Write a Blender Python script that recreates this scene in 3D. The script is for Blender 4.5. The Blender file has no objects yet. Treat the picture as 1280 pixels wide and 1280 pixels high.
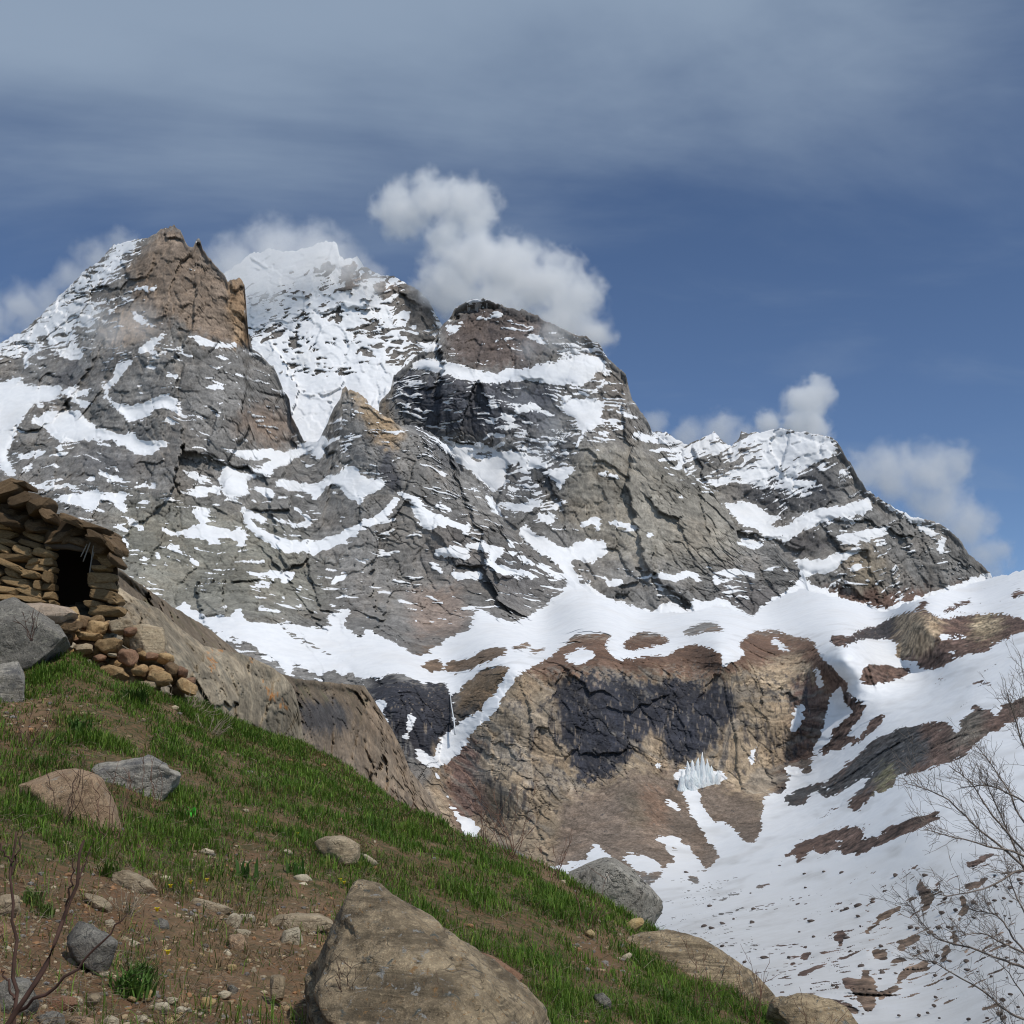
import bpy, bmesh, math, random
import numpy as np
from mathutils import Vector, Matrix

random.seed(7)
RNG = np.random.default_rng(7)
scene = bpy.context.scene
COL = scene.collection

# ------------------------------------------------------------------ camera
PITCH = math.radians(12.5)
FOV = math.radians(50.0)
FPX = 640.0 / math.tan(FOV / 2)
cam_data = bpy.data.cameras.new("camera")
cam_data.angle = FOV
cam_data.clip_start = 0.1
cam_data.clip_end = 60000.0
cam = bpy.data.objects.new("camera", cam_data)
cam.location = (0, 0, 0)
cam.rotation_euler = (math.radians(90) + PITCH, 0, 0)
COL.objects.link(cam)
scene.camera = cam

# ------------------------------------------------------------------ light
SUN_EL = math.radians(52)
SUN_DIR = Vector((0.66, -0.75, 0)).normalized() * math.cos(SUN_EL) + Vector((0, 0, math.sin(SUN_EL)))
sun_data = bpy.data.lights.new("sun", 'SUN')
sun_data.energy = 2.75
sun_data.angle = math.radians(1.5)
sun_data.color = (1.0, 0.95, 0.875)
sun = bpy.data.objects.new("sun", sun_data)
sun.rotation_euler = SUN_DIR.to_track_quat('Z', 'Y').to_euler()
sun.location = (0, 0, 50)
COL.objects.link(sun)

world = bpy.data.worlds.new("World")
scene.world = world
world.use_nodes = True


def build_world():
    nt = world.node_tree
    nt.nodes.clear()
    N, L = nt.nodes.new, nt.links.new
    out = N('ShaderNodeOutputWorld')
    bg = N('ShaderNodeBackground')
    bg.inputs['Strength'].default_value = 0.105
    sky = N('ShaderNodeTexSky')
    sky.sky_type = 'NISHITA'
    sky.sun_disc = False
    sky.sun_elevation = SUN_EL
    sky.sun_rotation = math.atan2(SUN_DIR.x, SUN_DIR.y)
    sky.altitude = 3600
    sky.air_density = 1.0
    sky.dust_density = 0.1
    sky.ozone_density = 3.6
    tc = N('ShaderNodeTexCoord')
    sep = N('ShaderNodeSeparateXYZ')
    L(tc.outputs['Generated'], sep.inputs[0])

    def m(op, a, b=None, c=None):
        n = N('ShaderNodeMath')
        n.operation = op
        for i, v in enumerate((a, b, c)):
            if v is None:
                continue
            if isinstance(v, (int, float)):
                n.inputs[i].default_value = v
            else:
                L(v, n.inputs[i])
        return n.outputs[0]
    # a high cloud sheet, laid on a plane above the mountains
    den = m('ADD', m('MAXIMUM', sep.outputs['Z'], 0.0), 0.18)
    cx = m('DIVIDE', sep.outputs['X'], den)
    cy = m('DIVIDE', sep.outputs['Y'], den)
    comb = N('ShaderNodeCombineXYZ')
    L(cx, comb.inputs[0]); L(cy, comb.inputs[1])

    def noise(scale, detail, rough, dist, stretch):
        mp = N('ShaderNodeMapping')
        mp.inputs['Scale'].default_value = stretch
        mp.inputs['Rotation'].default_value = (0, 0, math.radians(-12))
        L(comb.outputs[0], mp.inputs[0])
        n = N('ShaderNodeTexNoise')
        n.inputs['Scale'].default_value = scale
        n.inputs['Detail'].default_value = detail
        n.inputs['Roughness'].default_value = rough
        n.inputs['Distortion'].default_value = dist
        L(mp.outputs[0], n.inputs['Vector'])
        return n.outputs['Fac']
    big = noise(1.5, 6, 0.55, 0.5, (0.75, 1.3, 1))
    fine = noise(3.0, 6, 0.52, 0.4, (0.8, 1.25, 1))
    e = m('ADD', sep.outputs['Z'], m('MULTIPLY', m('SUBTRACT', big, 0.5), 0.30))
    e = m('ADD', e, m('MULTIPLY', m('SUBTRACT', fine, 0.5), 0.10))
    e = m('SUBTRACT', e, m('MULTIPLY', sep.outputs['X'], 0.07))
    mr = N('ShaderNodeMapRange'); mr.interpolation_type = 'SMOOTHSTEP'
    L(e, mr.inputs['Value'])
    mr.inputs['From Min'].default_value = 0.405
    mr.inputs['From Max'].default_value = 0.60
    mr.inputs['To Max'].default_value = 0.90
    # thin streaks lower down
    mr2 = N('ShaderNodeMapRange'); mr2.interpolation_type = 'SMOOTHSTEP'
    L(fine, mr2.inputs['Value'])
    mr2.inputs['From Min'].default_value = 0.50
    mr2.inputs['From Max'].default_value = 0.78
    mr2.inputs['To Max'].default_value = 0.20
    cover = m('MAXIMUM', mr.outputs[0], mr2.outputs[0])
    cc = N('ShaderNodeMix'); cc.data_type = 'RGBA'
    L(big, cc.inputs['Factor'])
    cc.inputs['A'].default_value = (2.2, 2.95, 4.05, 1)
    cc.inputs['B'].default_value = (3.3, 4.1, 5.2, 1)
    mx = N('ShaderNodeMix'); mx.data_type = 'RGBA'
    L(cover, mx.inputs['Factor'])
    L(sky.outputs[0], mx.inputs['A'])
    L(cc.outputs['Result'], mx.inputs['B'])
    L(mx.outputs['Result'], bg.inputs['Color'])
    L(bg.outputs[0], out.inputs['Surface'])


build_world()
scene.view_settings.view_transform = 'Standard'
scene.view_settings.look = 'None'
scene.view_settings.exposure = 0.0
scene.view_settings.gamma = 1.0
scene.render.engine = 'CYCLES'
scene.cycles.use_denoising = True
scene.cycles.filter_width = 1.1
scene.cycles.max_bounces = 10
scene.cycles.diffuse_bounces = 2
scene.cycles.volume_bounces = 8
scene.cycles.volume_max_steps = 128

# ------------------------------------------------------------------ pixel <-> world
SP, CP = math.sin(PITCH), math.cos(PITCH)


def ray(px, py):
    """view direction through a photo point, scaled to y = 1"""
    px = np.asarray(px, float); py = np.asarray(py, float)
    u = (px - 640.0) / FPX
    v = (640.0 - py) / FPX
    y = CP - v * SP
    z = SP + v * CP
    return u / y, z / y


def at(px, py, Y):
    rx, rz = ray(px, py)
    Y = np.asarray(Y, float)
    return np.stack([rx * Y, np.broadcast_to(Y, np.shape(rx)) * 1.0, rz * Y], -1)


def V(px, py, Y):
    return Vector([float(c) for c in at(px, py, Y)])


# ------------------------------------------------------------------ noise
_perm = np.random.default_rng(3).permutation(256).astype(np.int64)
_perm = np.concatenate([_perm, _perm, _perm])
_g = np.random.default_rng(4).normal(size=(256, 3)).astype(np.float32)
_g /= np.linalg.norm(_g, axis=1, keepdims=True)


def perlin(p):
    p = np.asarray(p, np.float32)
    i = np.floor(p).astype(np.int64)
    f = p - i
    i &= 255
    w = f * f * f * (f * (f * 6 - 15) + 10)
    res = 0
    X, Y, Z = i[..., 0], i[..., 1], i[..., 2]
    for dx in (0, 1):
        ax = _perm[X + dx]
        wx = w[..., 0] if dx else 1 - w[..., 0]
        for dy in (0, 1):
            ay = _perm[ax + Y + dy]
            wy = wx * (w[..., 1] if dy else 1 - w[..., 1])
            for dz in (0, 1):
                g = _g[_perm[ay + Z + dz]]
                d = g[..., 0] * (f[..., 0] - dx) + g[..., 1] * (f[..., 1] - dy) + g[..., 2] * (f[..., 2] - dz)
                res = res + d * wy * (w[..., 2] if dz else 1 - w[..., 2])
    return res * 1.6


def fbm(p, octaves=4, gain=0.5, lac=2.03):
    a, s, r = 1.0, 0.0, 0
    p = np.asarray(p, np.float32)
    for k in range(octaves):
        r = r + a * perlin(p + 17.3 * k)
        s += a
        a *= gain
        p = p * lac
    return r / s


def ridged(p, octaves=4, gain=0.5, lac=2.03):
    a, s, r = 1.0, 0.0, 0
    p = np.asarray(p, np.float32)
    for k in range(octaves):
        r = r + a * (1 - 2 * np.abs(perlin(p + 31.7 * k)))
        s += a
        a *= gain
        p = p * lac
    return r / s


_wr = np.random.default_rng(11).random((4096, 6)).astype(np.float32)


def facets(x, z, seed=0):
    """broken rock: cells with their own height and tilt; returns relief, crack, cell value"""
    i = np.floor(x).astype(np.int64); j = np.floor(z).astype(np.int64)
    b1 = np.full(x.shape, 9.0, np.float32); b2 = b1.copy()
    h = np.zeros(x.shape, np.float32); val = h.copy()
    for dx in (-1, 0, 1):
        for dz in (-1, 0, 1):
            ci, cj = i + dx, j + dz
            r = _wr[(ci * 7919 + cj * 104729 + seed * 1299709 + ((ci * cj) & 1023) * 31) & 4095]
            ex = (x - ci - 0.1 - 0.8 * r[..., 0]).astype(np.float32); ez = (z - cj - 0.1 - 0.8 * r[..., 1]).astype(np.float32)
            d = ex * ex + ez * ez
            near = d < b1
            b2 = np.where(near, b1, np.minimum(b2, d))
            b1 = np.where(near, d, b1)
            h = np.where(near, (r[..., 2] - 0.5) * 0.9 + (r[..., 3] - 0.5) * 1.9 * ex + (r[..., 4] - 0.5) * 1.5 * ez, h)
            val = np.where(near, r[..., 5], val)
    return h, np.sqrt(b2) - np.sqrt(b1), val


def sstep(a, b, x):
    t = np.clip((x - a) / (b - a), 0, 1)
    return t * t * (3 - 2 * t)


# ------------------------------------------------------------------ maps of what covers the slopes
PAD = 120
MS = 1280 + 2 * PAD


def blur(m, s):
    r = max(1, int(round(s)))
    for _ in range(3):
        for ax in (0, 1):
            m = np.moveaxis(m, ax, 0)
            c = np.cumsum(np.concatenate([np.repeat(m[:1], r + 1, 0), m, np.repeat(m[-1:], r, 0)], 0), 0)
            m = (c[2 * r + 1:] - c[:-2 * r - 1]) / (2 * r + 1)
            m = np.moveaxis(m, 0, ax)
    return m


def poly_mask(pts):
    pts = np.asarray(pts, float) + PAD
    x0, y0 = np.maximum(np.floor(pts.min(0)).astype(int) - 1, 0)
    x1, y1 = np.minimum(np.ceil(pts.max(0)).astype(int) + 2, MS)
    yy, xx = np.mgrid[y0:y1, x0:x1]
    ins = np.zeros(xx.shape, bool)
    n = len(pts)
    for i in range(n):
        ax, ay = pts[i]; bx, by = pts[(i + 1) % n]
        if ay == by:
            continue
        c = ((ay > yy) != (by > yy)) & (xx < (bx - ax) * (yy - ay) / (by - ay) + ax)
        ins ^= c
    return (slice(y0, y1), slice(x0, x1)), ins


def stroke_mask(pts):
    pts = np.asarray(pts, float).copy()
    pts[:, :2] += PAD
    m = pts[:, 2].max() + 2
    x0, y0 = np.maximum(np.floor(pts[:, :2].min(0) - m).astype(int), 0)
    x1, y1 = np.minimum(np.ceil(pts[:, :2].max(0) + m).astype(int), MS)
    yy, xx = np.mgrid[y0:y1, x0:x1].astype(float)
    ins = np.zeros(xx.shape, bool)
    if len(pts) == 1:
        pts = np.concatenate([pts, pts + [[0.5, 0, 0]]])
    for a, b in zip(pts[:-1], pts[1:]):
        d = b[:2] - a[:2]
        t = np.clip(((xx - a[0]) * d[0] + (yy - a[1]) * d[1]) / max(d @ d, 1e-6), 0, 1)
        r = a[2] + (b[2] - a[2]) * t
        ins |= (xx - a[0] - t * d[0]) ** 2 + (yy - a[1] - t * d[1]) ** 2 < r * r
    return (slice(y0, y1), slice(x0, x1)), ins


def put(m, shapes, val):
    for s in shapes:
        sl, ins = stroke_mask(s) if len(s[0]) == 3 else poly_mask(s)
        m[sl] = np.where(ins, val, m[sl])


def sample(m, px, py):
    x = np.clip(px + PAD, 0, MS - 1.001); y = np.clip(py + PAD, 0, MS - 1.001)
    i = x.astype(int); j = y.astype(int)
    fx = x - i; fy = y - j
    if m.ndim == 3:
        fx = fx[..., None]; fy = fy[..., None]
    return (m[j, i] * (1 - fx) + m[j, i + 1] * fx) * (1 - fy) + (m[j + 1, i] * (1 - fx) + m[j + 1, i + 1] * fx) * fy


# snow lying on rock (traced outlines; three numbers = a line with half-width)
SNOW = [
 # tower mountain, left side
 [(0,480),(19,472),(34,483),(78,483),(75,497),(40,507),(28,525),(19,541),(12,560),(7,572),(19,591),(22,600),(6,591),(-10,566),(-10,478)],
 [(36,527),(59,515),(103,515),(108,526),(131,538),(156,544),(166,537),(175,551),(206,552),(213,558),(188,562),(200,572),(181,566),(180,572),(153,557),(137,549),(109,551),(75,552),(56,535)],
 [(142,505),(162,507),(188,501),(200,494),(216,496),(239,510),(219,505),(216,508),(244,524),(231,522),(203,508),(194,513),(175,526),(162,529),(150,516)],
 [(162,452,4),(147,463,5),(144,476,3.5),(131,483,3),(131,494,2),(144,507,3)],
 [(178,437,5),(192,428,4),(204,418,2.5)], [(166,391,2.5),(178,402,3),(194,407,2)],
 [(168,362,2.5),(192,360,3)], [(239,420,2.5),(255,428,4.5),(275,432,3.5),(298,432,2)],
 [(265,481,3),(277,485,3.5)], [(211,430,1.5),(230,442,2.5),(247,450,1.5)], [(181,457,2),(197,460,2)],
 [(209,465,1.5),(228,475,2)], [(191,441,2.5),(209,440,2)], [(31,460,2),(34,444,3),(47,435,3)],
 [(62,438),(85,436),(103,436),(106,450),(90,450),(75,442)], [(87,487,2.5),(100,478,2)], [(84,491,4),(110,491,4)],
 [(88,500,2.5),(105,506,4),(116,503,2)], [(123,593,2),(138,597,3.5),(152,600,2.5)], [(170,607,2.5),(193,606,3)],
 [(16,568,2),(35,570,3),(58,564,2)], [(30,590,3.5),(40,580,2.5)], [(75,560,4)],
 [(37,605,2.5),(60,610,3.5),(80,608,2.5),(98,607,2)],
 [(44,613),(62,622),(103,616),(119,610),(125,616),(166,618),(150,627),(162,638),(153,641),(131,622),(122,626),(125,633),(109,638),(91,630),(66,626)],
 [(238,637),(262,635),(262,645),(255,654),(245,648)], [(230,588,2.5),(245,595,3.5),(262,602,2.5)], [(230,615,2),(245,618,3),(256,619,2.5)],
 # the grey wall
 [(281,576),(294,588),(311,590),(337,588),(345,594),(317,596),(307,603),(311,616),(301,621),(284,619),(274,606)],
 [(284,565,2.5),(317,569,4.5),(345,567,5.5),(357,575,5.5),(334,584,4.5)], [(360,570,5),(383,562,6),(400,552,7)],
 [(380,548),(412,548),(405,566),(398,577),(390,568)], [(324,610,4),(340,618,4.5)],
 [(347,604,4),(370,607,5),(395,612,6),(405,604,5),(415,596,5)], [(400,612,4),(393,624,2.5)],
 [(412,603),(435,581),(452,590),(455,596),(468,598),(483,606),(475,612),(455,622),(448,630),(435,619),(425,609)],
 [(304,635,3),(311,655,4),(333,671,6),(356,683,7),(396,683,8),(429,673,6),(455,655,4.5),(478,644,3.5),(494,626,4)],
 [(393,690,4)], [(307,639,4),(330,651,4)], [(352,652,2),(372,657,3),(383,654,5),(384,645,4)], [(468,652,3),(494,648,3)], [(471,672,2),(494,660,2)],
 [(199,658),(219,667),(245,658),(255,655),(278,660),(307,663),(311,670),(301,685),(297,675),(281,672),(271,673),(284,681),(268,681),(252,672),(222,672),(206,667)],
 [(229,614,2.5),(255,620,3.5)], [(242,609,2.5),(272,614,3.5)], [(140,655,2),(160,665,3)], [(164,652,3.5),(180,663,3.5)],
 [(188,690,2),(200,697,2.5)], [(209,677,2.5),(222,684,2.5)], [(240,698,2.5),(249,705,2.5)], [(153,676,4),(158,685,3)],
 [(322,718,2.5),(345,719,3.5),(365,717,4),(355,728,3)], [(322,728,3),(336,732,2.5)], [(374,736,3.5)], [(355,750,2.5)], [(416,727,3.5),(430,720,3.5)], [(395,723,2)], [(436,733,2)],
 [(498,617,3),(527,629,4)], [(517,635,4),(540,645,4.5),(560,652,5)], [(524,655,4),(543,658,4)], [(547,632,3),(562,638,3.5)],
 [(547,691,4),(562,690,5)], [(468,693,1.5),(498,691,2)], [(540,704,2.5),(553,717,2.5)],
 [(523,643,4),(553,652,5),(586,660,4.5)], [(549,686),(570,683),(590,692),(583,700),(570,696),(555,694)],
 [(582,681,2.5),(605,684,6),(625,690,4.5),(608,703,4)], [(608,703,4),(635,715,4.5),(660,718,3),(670,722,2.5)], [(567,719,4),(600,720,3.5)],
 [(632,676,2.5),(645,683,2)], [(638,690,2.5),(668,706,2.5)], [(677,709,3.5),(700,722,3.5)],
 # left bench
 [(215,758),(235,752),(238,760),(261,773),(271,770),(288,773),(297,760),(306,767),(304,775),(343,780),(356,778),(399,786),(415,785),(409,770),(435,760),(440,763),(429,776),(429,786),(455,796),(458,785),(494,804),(560,845),(540,850),(538,855),(494,839),(481,845),(465,857),(452,849),(437,838),(437,842),(432,845),(415,839),(402,845),(370,832),(317,808),(284,790),(258,783),(232,770)],
 [(324,816,2.5),(350,826,3.5),(363,841,3.5)], [(271,793,2.5),(300,806,2.5)], [(388,852,2.5),(402,850,2.5)], [(324,760,2.5),(350,765,2)], [(395,765,2.5)], [(463,772,2.5)],
 # second peak
 [(508,462),(520,452),(540,448),(560,452),(579,457),(598,463),(623,468),(638,462),(663,460),(685,452),(707,449),(741,443),(760,459),(747,465),(738,474),(726,481),(691,481),(663,474),(632,478),(610,481),(579,474),(560,468),(545,465),(525,460)],
 [(560,410,3.5),(570,413,2.5),(579,400,2)], [(598,398,2.5),(627,393,2.5)], [(585,376,2),(607,373,2)], [(663,420,3.5),(679,427,3.5)],
 [(522,440),(529,432),(541,427),(555,433),(541,440)], [(735,446,3.5),(754,462,3.5)],
 [(694,509),(707,499),(760,501),(751,515),(754,528),(732,540),(726,556),(713,563),(729,540),(722,528),(707,515)],
 [(540,545),(560,549),(582,556),(607,556),(619,565),(648,565),(679,574),(675,585),(654,581),(635,581),(629,599),(635,606),(622,615),(607,606),(588,590),(575,580),(555,560)],
 [(680,596),(694,587),(719,581),(716,590),(704,602),(702,615),(694,599)],
 [(645,515,4),(663,508,4),(688,518,3)], [(629,520,5),(640,527,4)], [(622,543,4)], [(645,545,3),(663,540,2.5)],
 [(629,628,2.5),(641,634,3.5),(660,634,5),(677,626,2.5)], [(690,634,3.5),(710,626,2.5)], [(673,646,3.5),(690,648,5)], [(610,622,4),(625,645,3)],
 [(750,541,2.5),(760,545,2)], [(793,545,3.5),(808,546,4),(826,555,2.5)], [(748,593,1.8),(776,598,1.8)], [(801,602,1.8)], [(852,621,3)], [(757,525,2.5),(779,535,2.5)],
 [(727,656,3.5),(746,650,3.5),(745,664,2.5)], [(763,653,3.5),(775,656,4),(795,661,2.5)], [(805,666,2),(816,671,2)], [(761,730,4),(777,728,3.5)], [(738,726,3)],
 [(814,720,2.5),(840,722,3.5),(861,717,5),(874,724,3.5)], [(825,738,2.5)], [(893,725,4.5),(903,733,4.5)], [(897,716,3.5),(920,715,4.5),(940,718,3.5)], [(674,645,3.5),(688,650,4)],
 [(654,663,6),(668,677,8),(694,690,10),(706,705,7),(713,720,6)],
 [(677,679),(704,686),(730,676),(756,674),(759,692),(743,702),(704,700),(697,692)],
 # far right peak
 [(903,629),(939,629),(958,640),(972,647),(991,647),(1017,640),(1031,634),(1057,632),(1086,621),(1091,637),(1073,644),(1044,647),(1017,657),(1004,663),(981,680),(972,680),(985,670),(968,673),(952,673),(949,660),(926,657),(916,644)],
 [(919,673),(942,676),(958,678),(945,686),(929,683)],
 [(1045,670),(1070,665),(1090,660),(1116,657),(1109,667),(1090,673),(1076,678),(1057,680)],
 [(991,699),(1017,701),(1040,696),(1063,686),(1076,681),(1073,690),(1057,699),(1037,716),(1011,719),(1004,729),(994,734),(1004,716)],
 [(1100,624),(1122,634),(1165,650),(1142,654),(1129,644),(1109,634)], [(1150,660,3.5),(1168,667,3.5)], [(1178,675,4),(1175,690,3)], [(1062,714,2.5),(1075,707,2.5)], [(1153,705,3)], [(982,711,3.5)], [(1017,667,2.5)],
 # snow basin under the peaks and the big snowfield
 [(713,717),(730,729),(750,742),(782,755),(822,765),(828,751),(848,758),(861,766),(865,751),(884,751),(904,747),(914,755),(940,768),(960,752),(980,742),(990,733),(1006,726),(1063,750),(1103,762),(1155,744),(1242,715),(1420,680),(1420,1420),(780,1420),(700,1150),(560,1100),(540,900),(520,855),(560,845),(520,825),(575,789),(585,790),(595,760),(628,774),(645,778),(677,761),(705,740)],
]
# rock showing through the snow
ROCK = [
 [(353,788,2),(402,812,2.5),(438,835,2)], [(590,573,4),(612,568,5)], [(968,655,4),(990,650,3.5)],
 # cliff and the scree under it
 [(582,932),(595,902),(628,870),(645,845),(658,837),(684,824),(704,807),(717,794),(746,792),(766,794),(756,807),(763,817),(776,827),(782,824),(815,819),(835,820),(848,810),(868,804),(891,810),(904,824),(901,835),(922,825),(932,818),(922,805),(939,790),(968,786),(991,795),(1014,799),(1021,808),(1027,822),(1044,838),(1052,848),(1047,861),(1037,871),(1034,894),(1030,913),(1017,933),(1014,950),(1014,969),(1004,969),(987,972),(978,992),(958,995),(952,1015),(953,1035),(942,1054),(932,1051),(915,1035),(893,1025),(905,1060),(897,1073),(886,1088),(868,1068),(845,1046),(820,1046),(845,1073),(831,1085),(827,1096),(809,1107),(782,1086),(765,1072),(741,1055),(735,1075),(600,1100),(530,1090),(540,960),(560,955)],
 [(782,801),(799,789),(822,791),(840,799),(835,804),(815,809),(799,812),(779,810)],
 [(851,791),(861,784),(884,776),(897,781),(909,788),(881,791),(861,796)],
 [(595,817),(612,809),(635,809),(632,817),(609,827),(592,837),(569,842),(556,837),(559,827),(586,824)],
 [(527,834),(540,820),(553,827),(556,840),(536,840)], [(641,811,3),(660,806,3.5)], [(664,814,3),(680,811,3)],
 [(569,866),(586,850),(602,837),(628,830),(641,837),(643,842),(628,860),(613,874),(600,887),(583,899),(572,910),(569,902),(566,870)],
 [(440,850),(480,848),(520,853),(558,855),(563,866),(568,912),(555,920),(545,935),(548,960),(570,1020),(530,1060),(505,1000),(440,900)],
 [(890,742),(905,750),(914,757),(940,770),(955,757),(972,742),(950,728),(910,722),(895,735)],
 # right-hand bands
 [(1035,797),(1044,792),(1062,797),(1070,789),(1096,782),(1119,769),(1132,766),(1145,764),(1155,763),(1172,769),(1178,774),(1214,768),(1244,766),(1290,774),(1290,789),(1267,792),(1263,799),(1244,805),(1234,815),(1208,818),(1188,828),(1165,838),(1149,835),(1145,828),(1122,825),(1119,815),(1122,802),(1103,799),(1073,800),(1060,807),(1044,809)],
 [(1144,763),(1152,751),(1162,751),(1155,763)], [(1175,766),(1191,756),(1214,746),(1216,754),(1201,758),(1181,768)], [(1267,743,5),(1278,740,4)],
 [(1075,838),(1083,832),(1103,830),(1113,833),(1126,835),(1139,832),(1142,838),(1132,846),(1119,851),(1099,856),(1080,856),(1076,846)],
 [(1052,851),(1057,848),(1063,868),(1072,877),(1086,881),(1076,891),(1060,884),(1052,874)],
 [(1014,946),(1031,933),(1044,910),(1060,897),(1076,884),(1083,884),(1073,900),(1060,920),(1073,923),(1086,904),(1103,889),(1106,900),(1090,914),(1070,933),(1057,930),(1054,937),(1027,943)],
 [(978,1002),(981,995),(1011,982),(1014,979),(1031,979),(1057,956),(1070,946),(1096,923),(1122,910),(1139,909),(1152,907),(1168,902),(1185,902),(1191,913),(1201,917),(1198,902),(1221,887),(1237,886),(1244,897),(1254,881),(1290,868),(1290,893),(1254,907),(1244,917),(1237,913),(1221,930),(1208,943),(1185,953),(1155,964),(1139,968),(1122,969),(1119,982),(1103,992),(1093,992),(1086,1002),(1070,1015),(1057,1009),(1063,999),(1083,976),(1103,963),(1116,959),(1090,968),(1063,982),(1044,995),(1034,999),(1024,992),(1014,992),(1008,1005),(988,1009)],
 [(1011,1031),(1037,1012),(1057,999),(1054,1005),(1031,1022)],
 [(968,1084),(981,1068),(1001,1051),(1024,1045),(1050,1035),(1076,1032),(1080,1043),(1070,1051),(1083,1048),(1109,1035),(1132,1025),(1155,1017),(1178,1012),(1172,1025),(1139,1041),(1109,1051),(1076,1069),(1057,1069),(1047,1061),(1024,1069),(1017,1061),(998,1078),(991,1084),(998,1068),(981,1071),(975,1084)],
 [(1202,1081),(1218,1073),(1244,1063),(1240,1071),(1224,1081),(1220,1091),(1210,1083)],
 [(1202,1113,2.5),(1225,1103,3.5),(1245,1095,2.5),(1279,1086,3.5)],
 [(1145,1103),(1151,1101),(1167,1115),(1163,1138),(1153,1142),(1151,1121)],
 [(1202,1122,3),(1208,1136,5),(1197,1149,4)], [(1190,1160,3),(1194,1176,4.5)], [(1184,1184,5),(1178,1200,4.5)],
 [(1082,1166,2),(1102,1146,4),(1126,1136,3)], [(1125,1185,5),(1148,1170,4)], [(1118,1203,5),(1131,1198,4)],
 [(1124,1226,4),(1137,1211,6),(1155,1207,7)], [(1100,1246,4),(1120,1234,4)], [(1082,1215,6),(1090,1235,7),(1086,1262,6)],
 [(1095,1190,6),(1106,1195,6)], [(1177,1256,2),(1202,1243,2.5)], [(1228,1262,3.5),(1248,1256,3.5)], [(1084,1138,3)],
 [(1043,1172,4),(1052,1167,5),(1050,1178,5)], [(1003,1197,5),(1012,1195,4)], [(990,1205,4)],
 [(1000,1218,2.5),(1040,1203,3),(1075,1190,2)], [(1060,1228,8),(1075,1235,9),(1080,1250,8)], [(1040,1250,4),(1070,1265,6)], [(870,1100,5),(862,1098,4)],
 [(946,1109,4),(962,1106,2.5)], [(885,1130,1.5),(935,1112,2)], [(875,1150,1.2),(925,1138,1.5)], [(960,1188,2),(995,1178,1.5)],
 [(1220,885,4),(1215,884,2)], [(1215,856,2.5),(1235,853,3)], [(1240,855,2.5)], [(1230,1205,2)], [(1262,1160,3)],
]
SNOW2 = [  # small snow on those rocks
 [(1177,796,2.5),(1214,797,1.8)], [(1192,817,3.5)], [(1097,1046,3.5)], [(1048,1053,3.5)], [(1033,985,3)],
 [(470,876),(482,875),(480,890),(472,886)], [(474,891,2),(484,902,2.5)], [(516,895,3.5),(510,912,3.5)], [(507,922,3.5)], [(517,937,2.5),(530,947,6),(535,955,4)],
 [(640,843,6),(625,868,5.5),(605,895,5.5),(585,912,6),(562,925,6),(555,923,4)],
 [(579,1022),(590,1025),(600,1035),(597,1050),(580,1050),(577,1035)], [(540,948,3),(550,975,1.5),(562,1005,1.6),(575,1025,3)],
 [(775,1072),(790,1066),(813,1073),(830,1085),(815,1092),(795,1085)],
 [(704,822),(725,810),(745,816),(742,824),(720,830)], [(968,800,4),(985,815,2)], [(1021,838,3),(1025,858,3)], [(1000,885,4),(996,905,5),(992,915,4)], [(985,962,5),(1000,965,5)],
 [(842,972,4),(860,968,9),(880,968,10),(905,972,4)], [(862,985,8),(870,1010,9),(885,1035,9),(905,1060,10)], [(833,1000,3),(850,1012,3)], [(943,935,2),(938,955,2)], [(824,950,2),(823,960,3)],
]
M_SNOW = np.zeros((MS, MS), np.float32)
put(M_SNOW, SNOW, 1); put(M_SNOW, ROCK, 0); put(M_SNOW, SNOW2, 1)
M_SNOW = blur(M_SNOW, 1)
M_SNOW_SOFT = blur(M_SNOW, 4)

# how much small broken snow lies between (0 none .. 1 all snow)
M_MIX = np.full((MS, MS), 0.10, np.float32)
put(M_MIX, [[(-20,432),(72,374),(100,340),(141,300),(187,292),(205,285),(195,312),(170,318),(155,330),(150,350),(120,365),(110,375),(140,368),(165,370),(150,378),(125,385),(110,400),(75,420),(100,425),(103,448),(70,440),(45,437),(20,443),(-20,445)]], 0.72)
put(M_MIX, [[(155,325),(200,285),(216,280),(255,295),(285,345),(310,355),(312,430),(200,430),(165,380)]], 0.04)
put(M_MIX, [[(490,468),(700,478),(760,470),(780,480),(772,530),(740,570),(720,620),(680,660),(640,640),(600,600),(560,545),(500,540)]], 0.30)
put(M_MIX, [[(700,430),(740,418),(770,465),(740,480),(700,470)]], 0.5)
put(M_MIX, [[(860,558),(893,540),(909,556),(926,545),(978,530),(1044,548),(1047,565),(1031,575),(1014,585),(1008,591),(998,601),(1014,604),(1037,598),(1044,604),(1017,609),(1011,617),(985,621),(975,608),(952,611),(935,601),(909,608),(893,614),(876,601),(880,591),(903,591),(926,581),(939,568),(909,571),(893,568),(876,568),(860,575)]], 0.86)
put(M_MIX, [[(810,530),(860,545),(875,600),(840,590)]], 0.7)
put(M_MIX, [[(720,560),(800,560),(900,620),(930,690),(880,710),(760,700),(700,640)]], 0.01)
put(M_MIX, [[(440,790),(1060,780),(1060,1000),(900,1090),(560,1080)]], 0.0)
put(M_MIX, [[(560,780),(1060,780),(1060,830),(560,830)]], 0.06)
M_MIX = blur(M_MIX, 5)

# rock colours, with one wall's shade painted in
GREY = (0.166, 0.159, 0.150)
M_COL = np.empty((MS, MS, 3), np.float32); M_COL[:] = GREY


def paint(polys, c, s, amount=1.0):
    m = np.zeros((MS, MS), np.float32)
    put(m, polys, 1)
    m = blur(m, s)[..., None] * amount
    M_COL[:] = M_COL * (1 - m) + np.array(c, np.float32) * m


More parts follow.
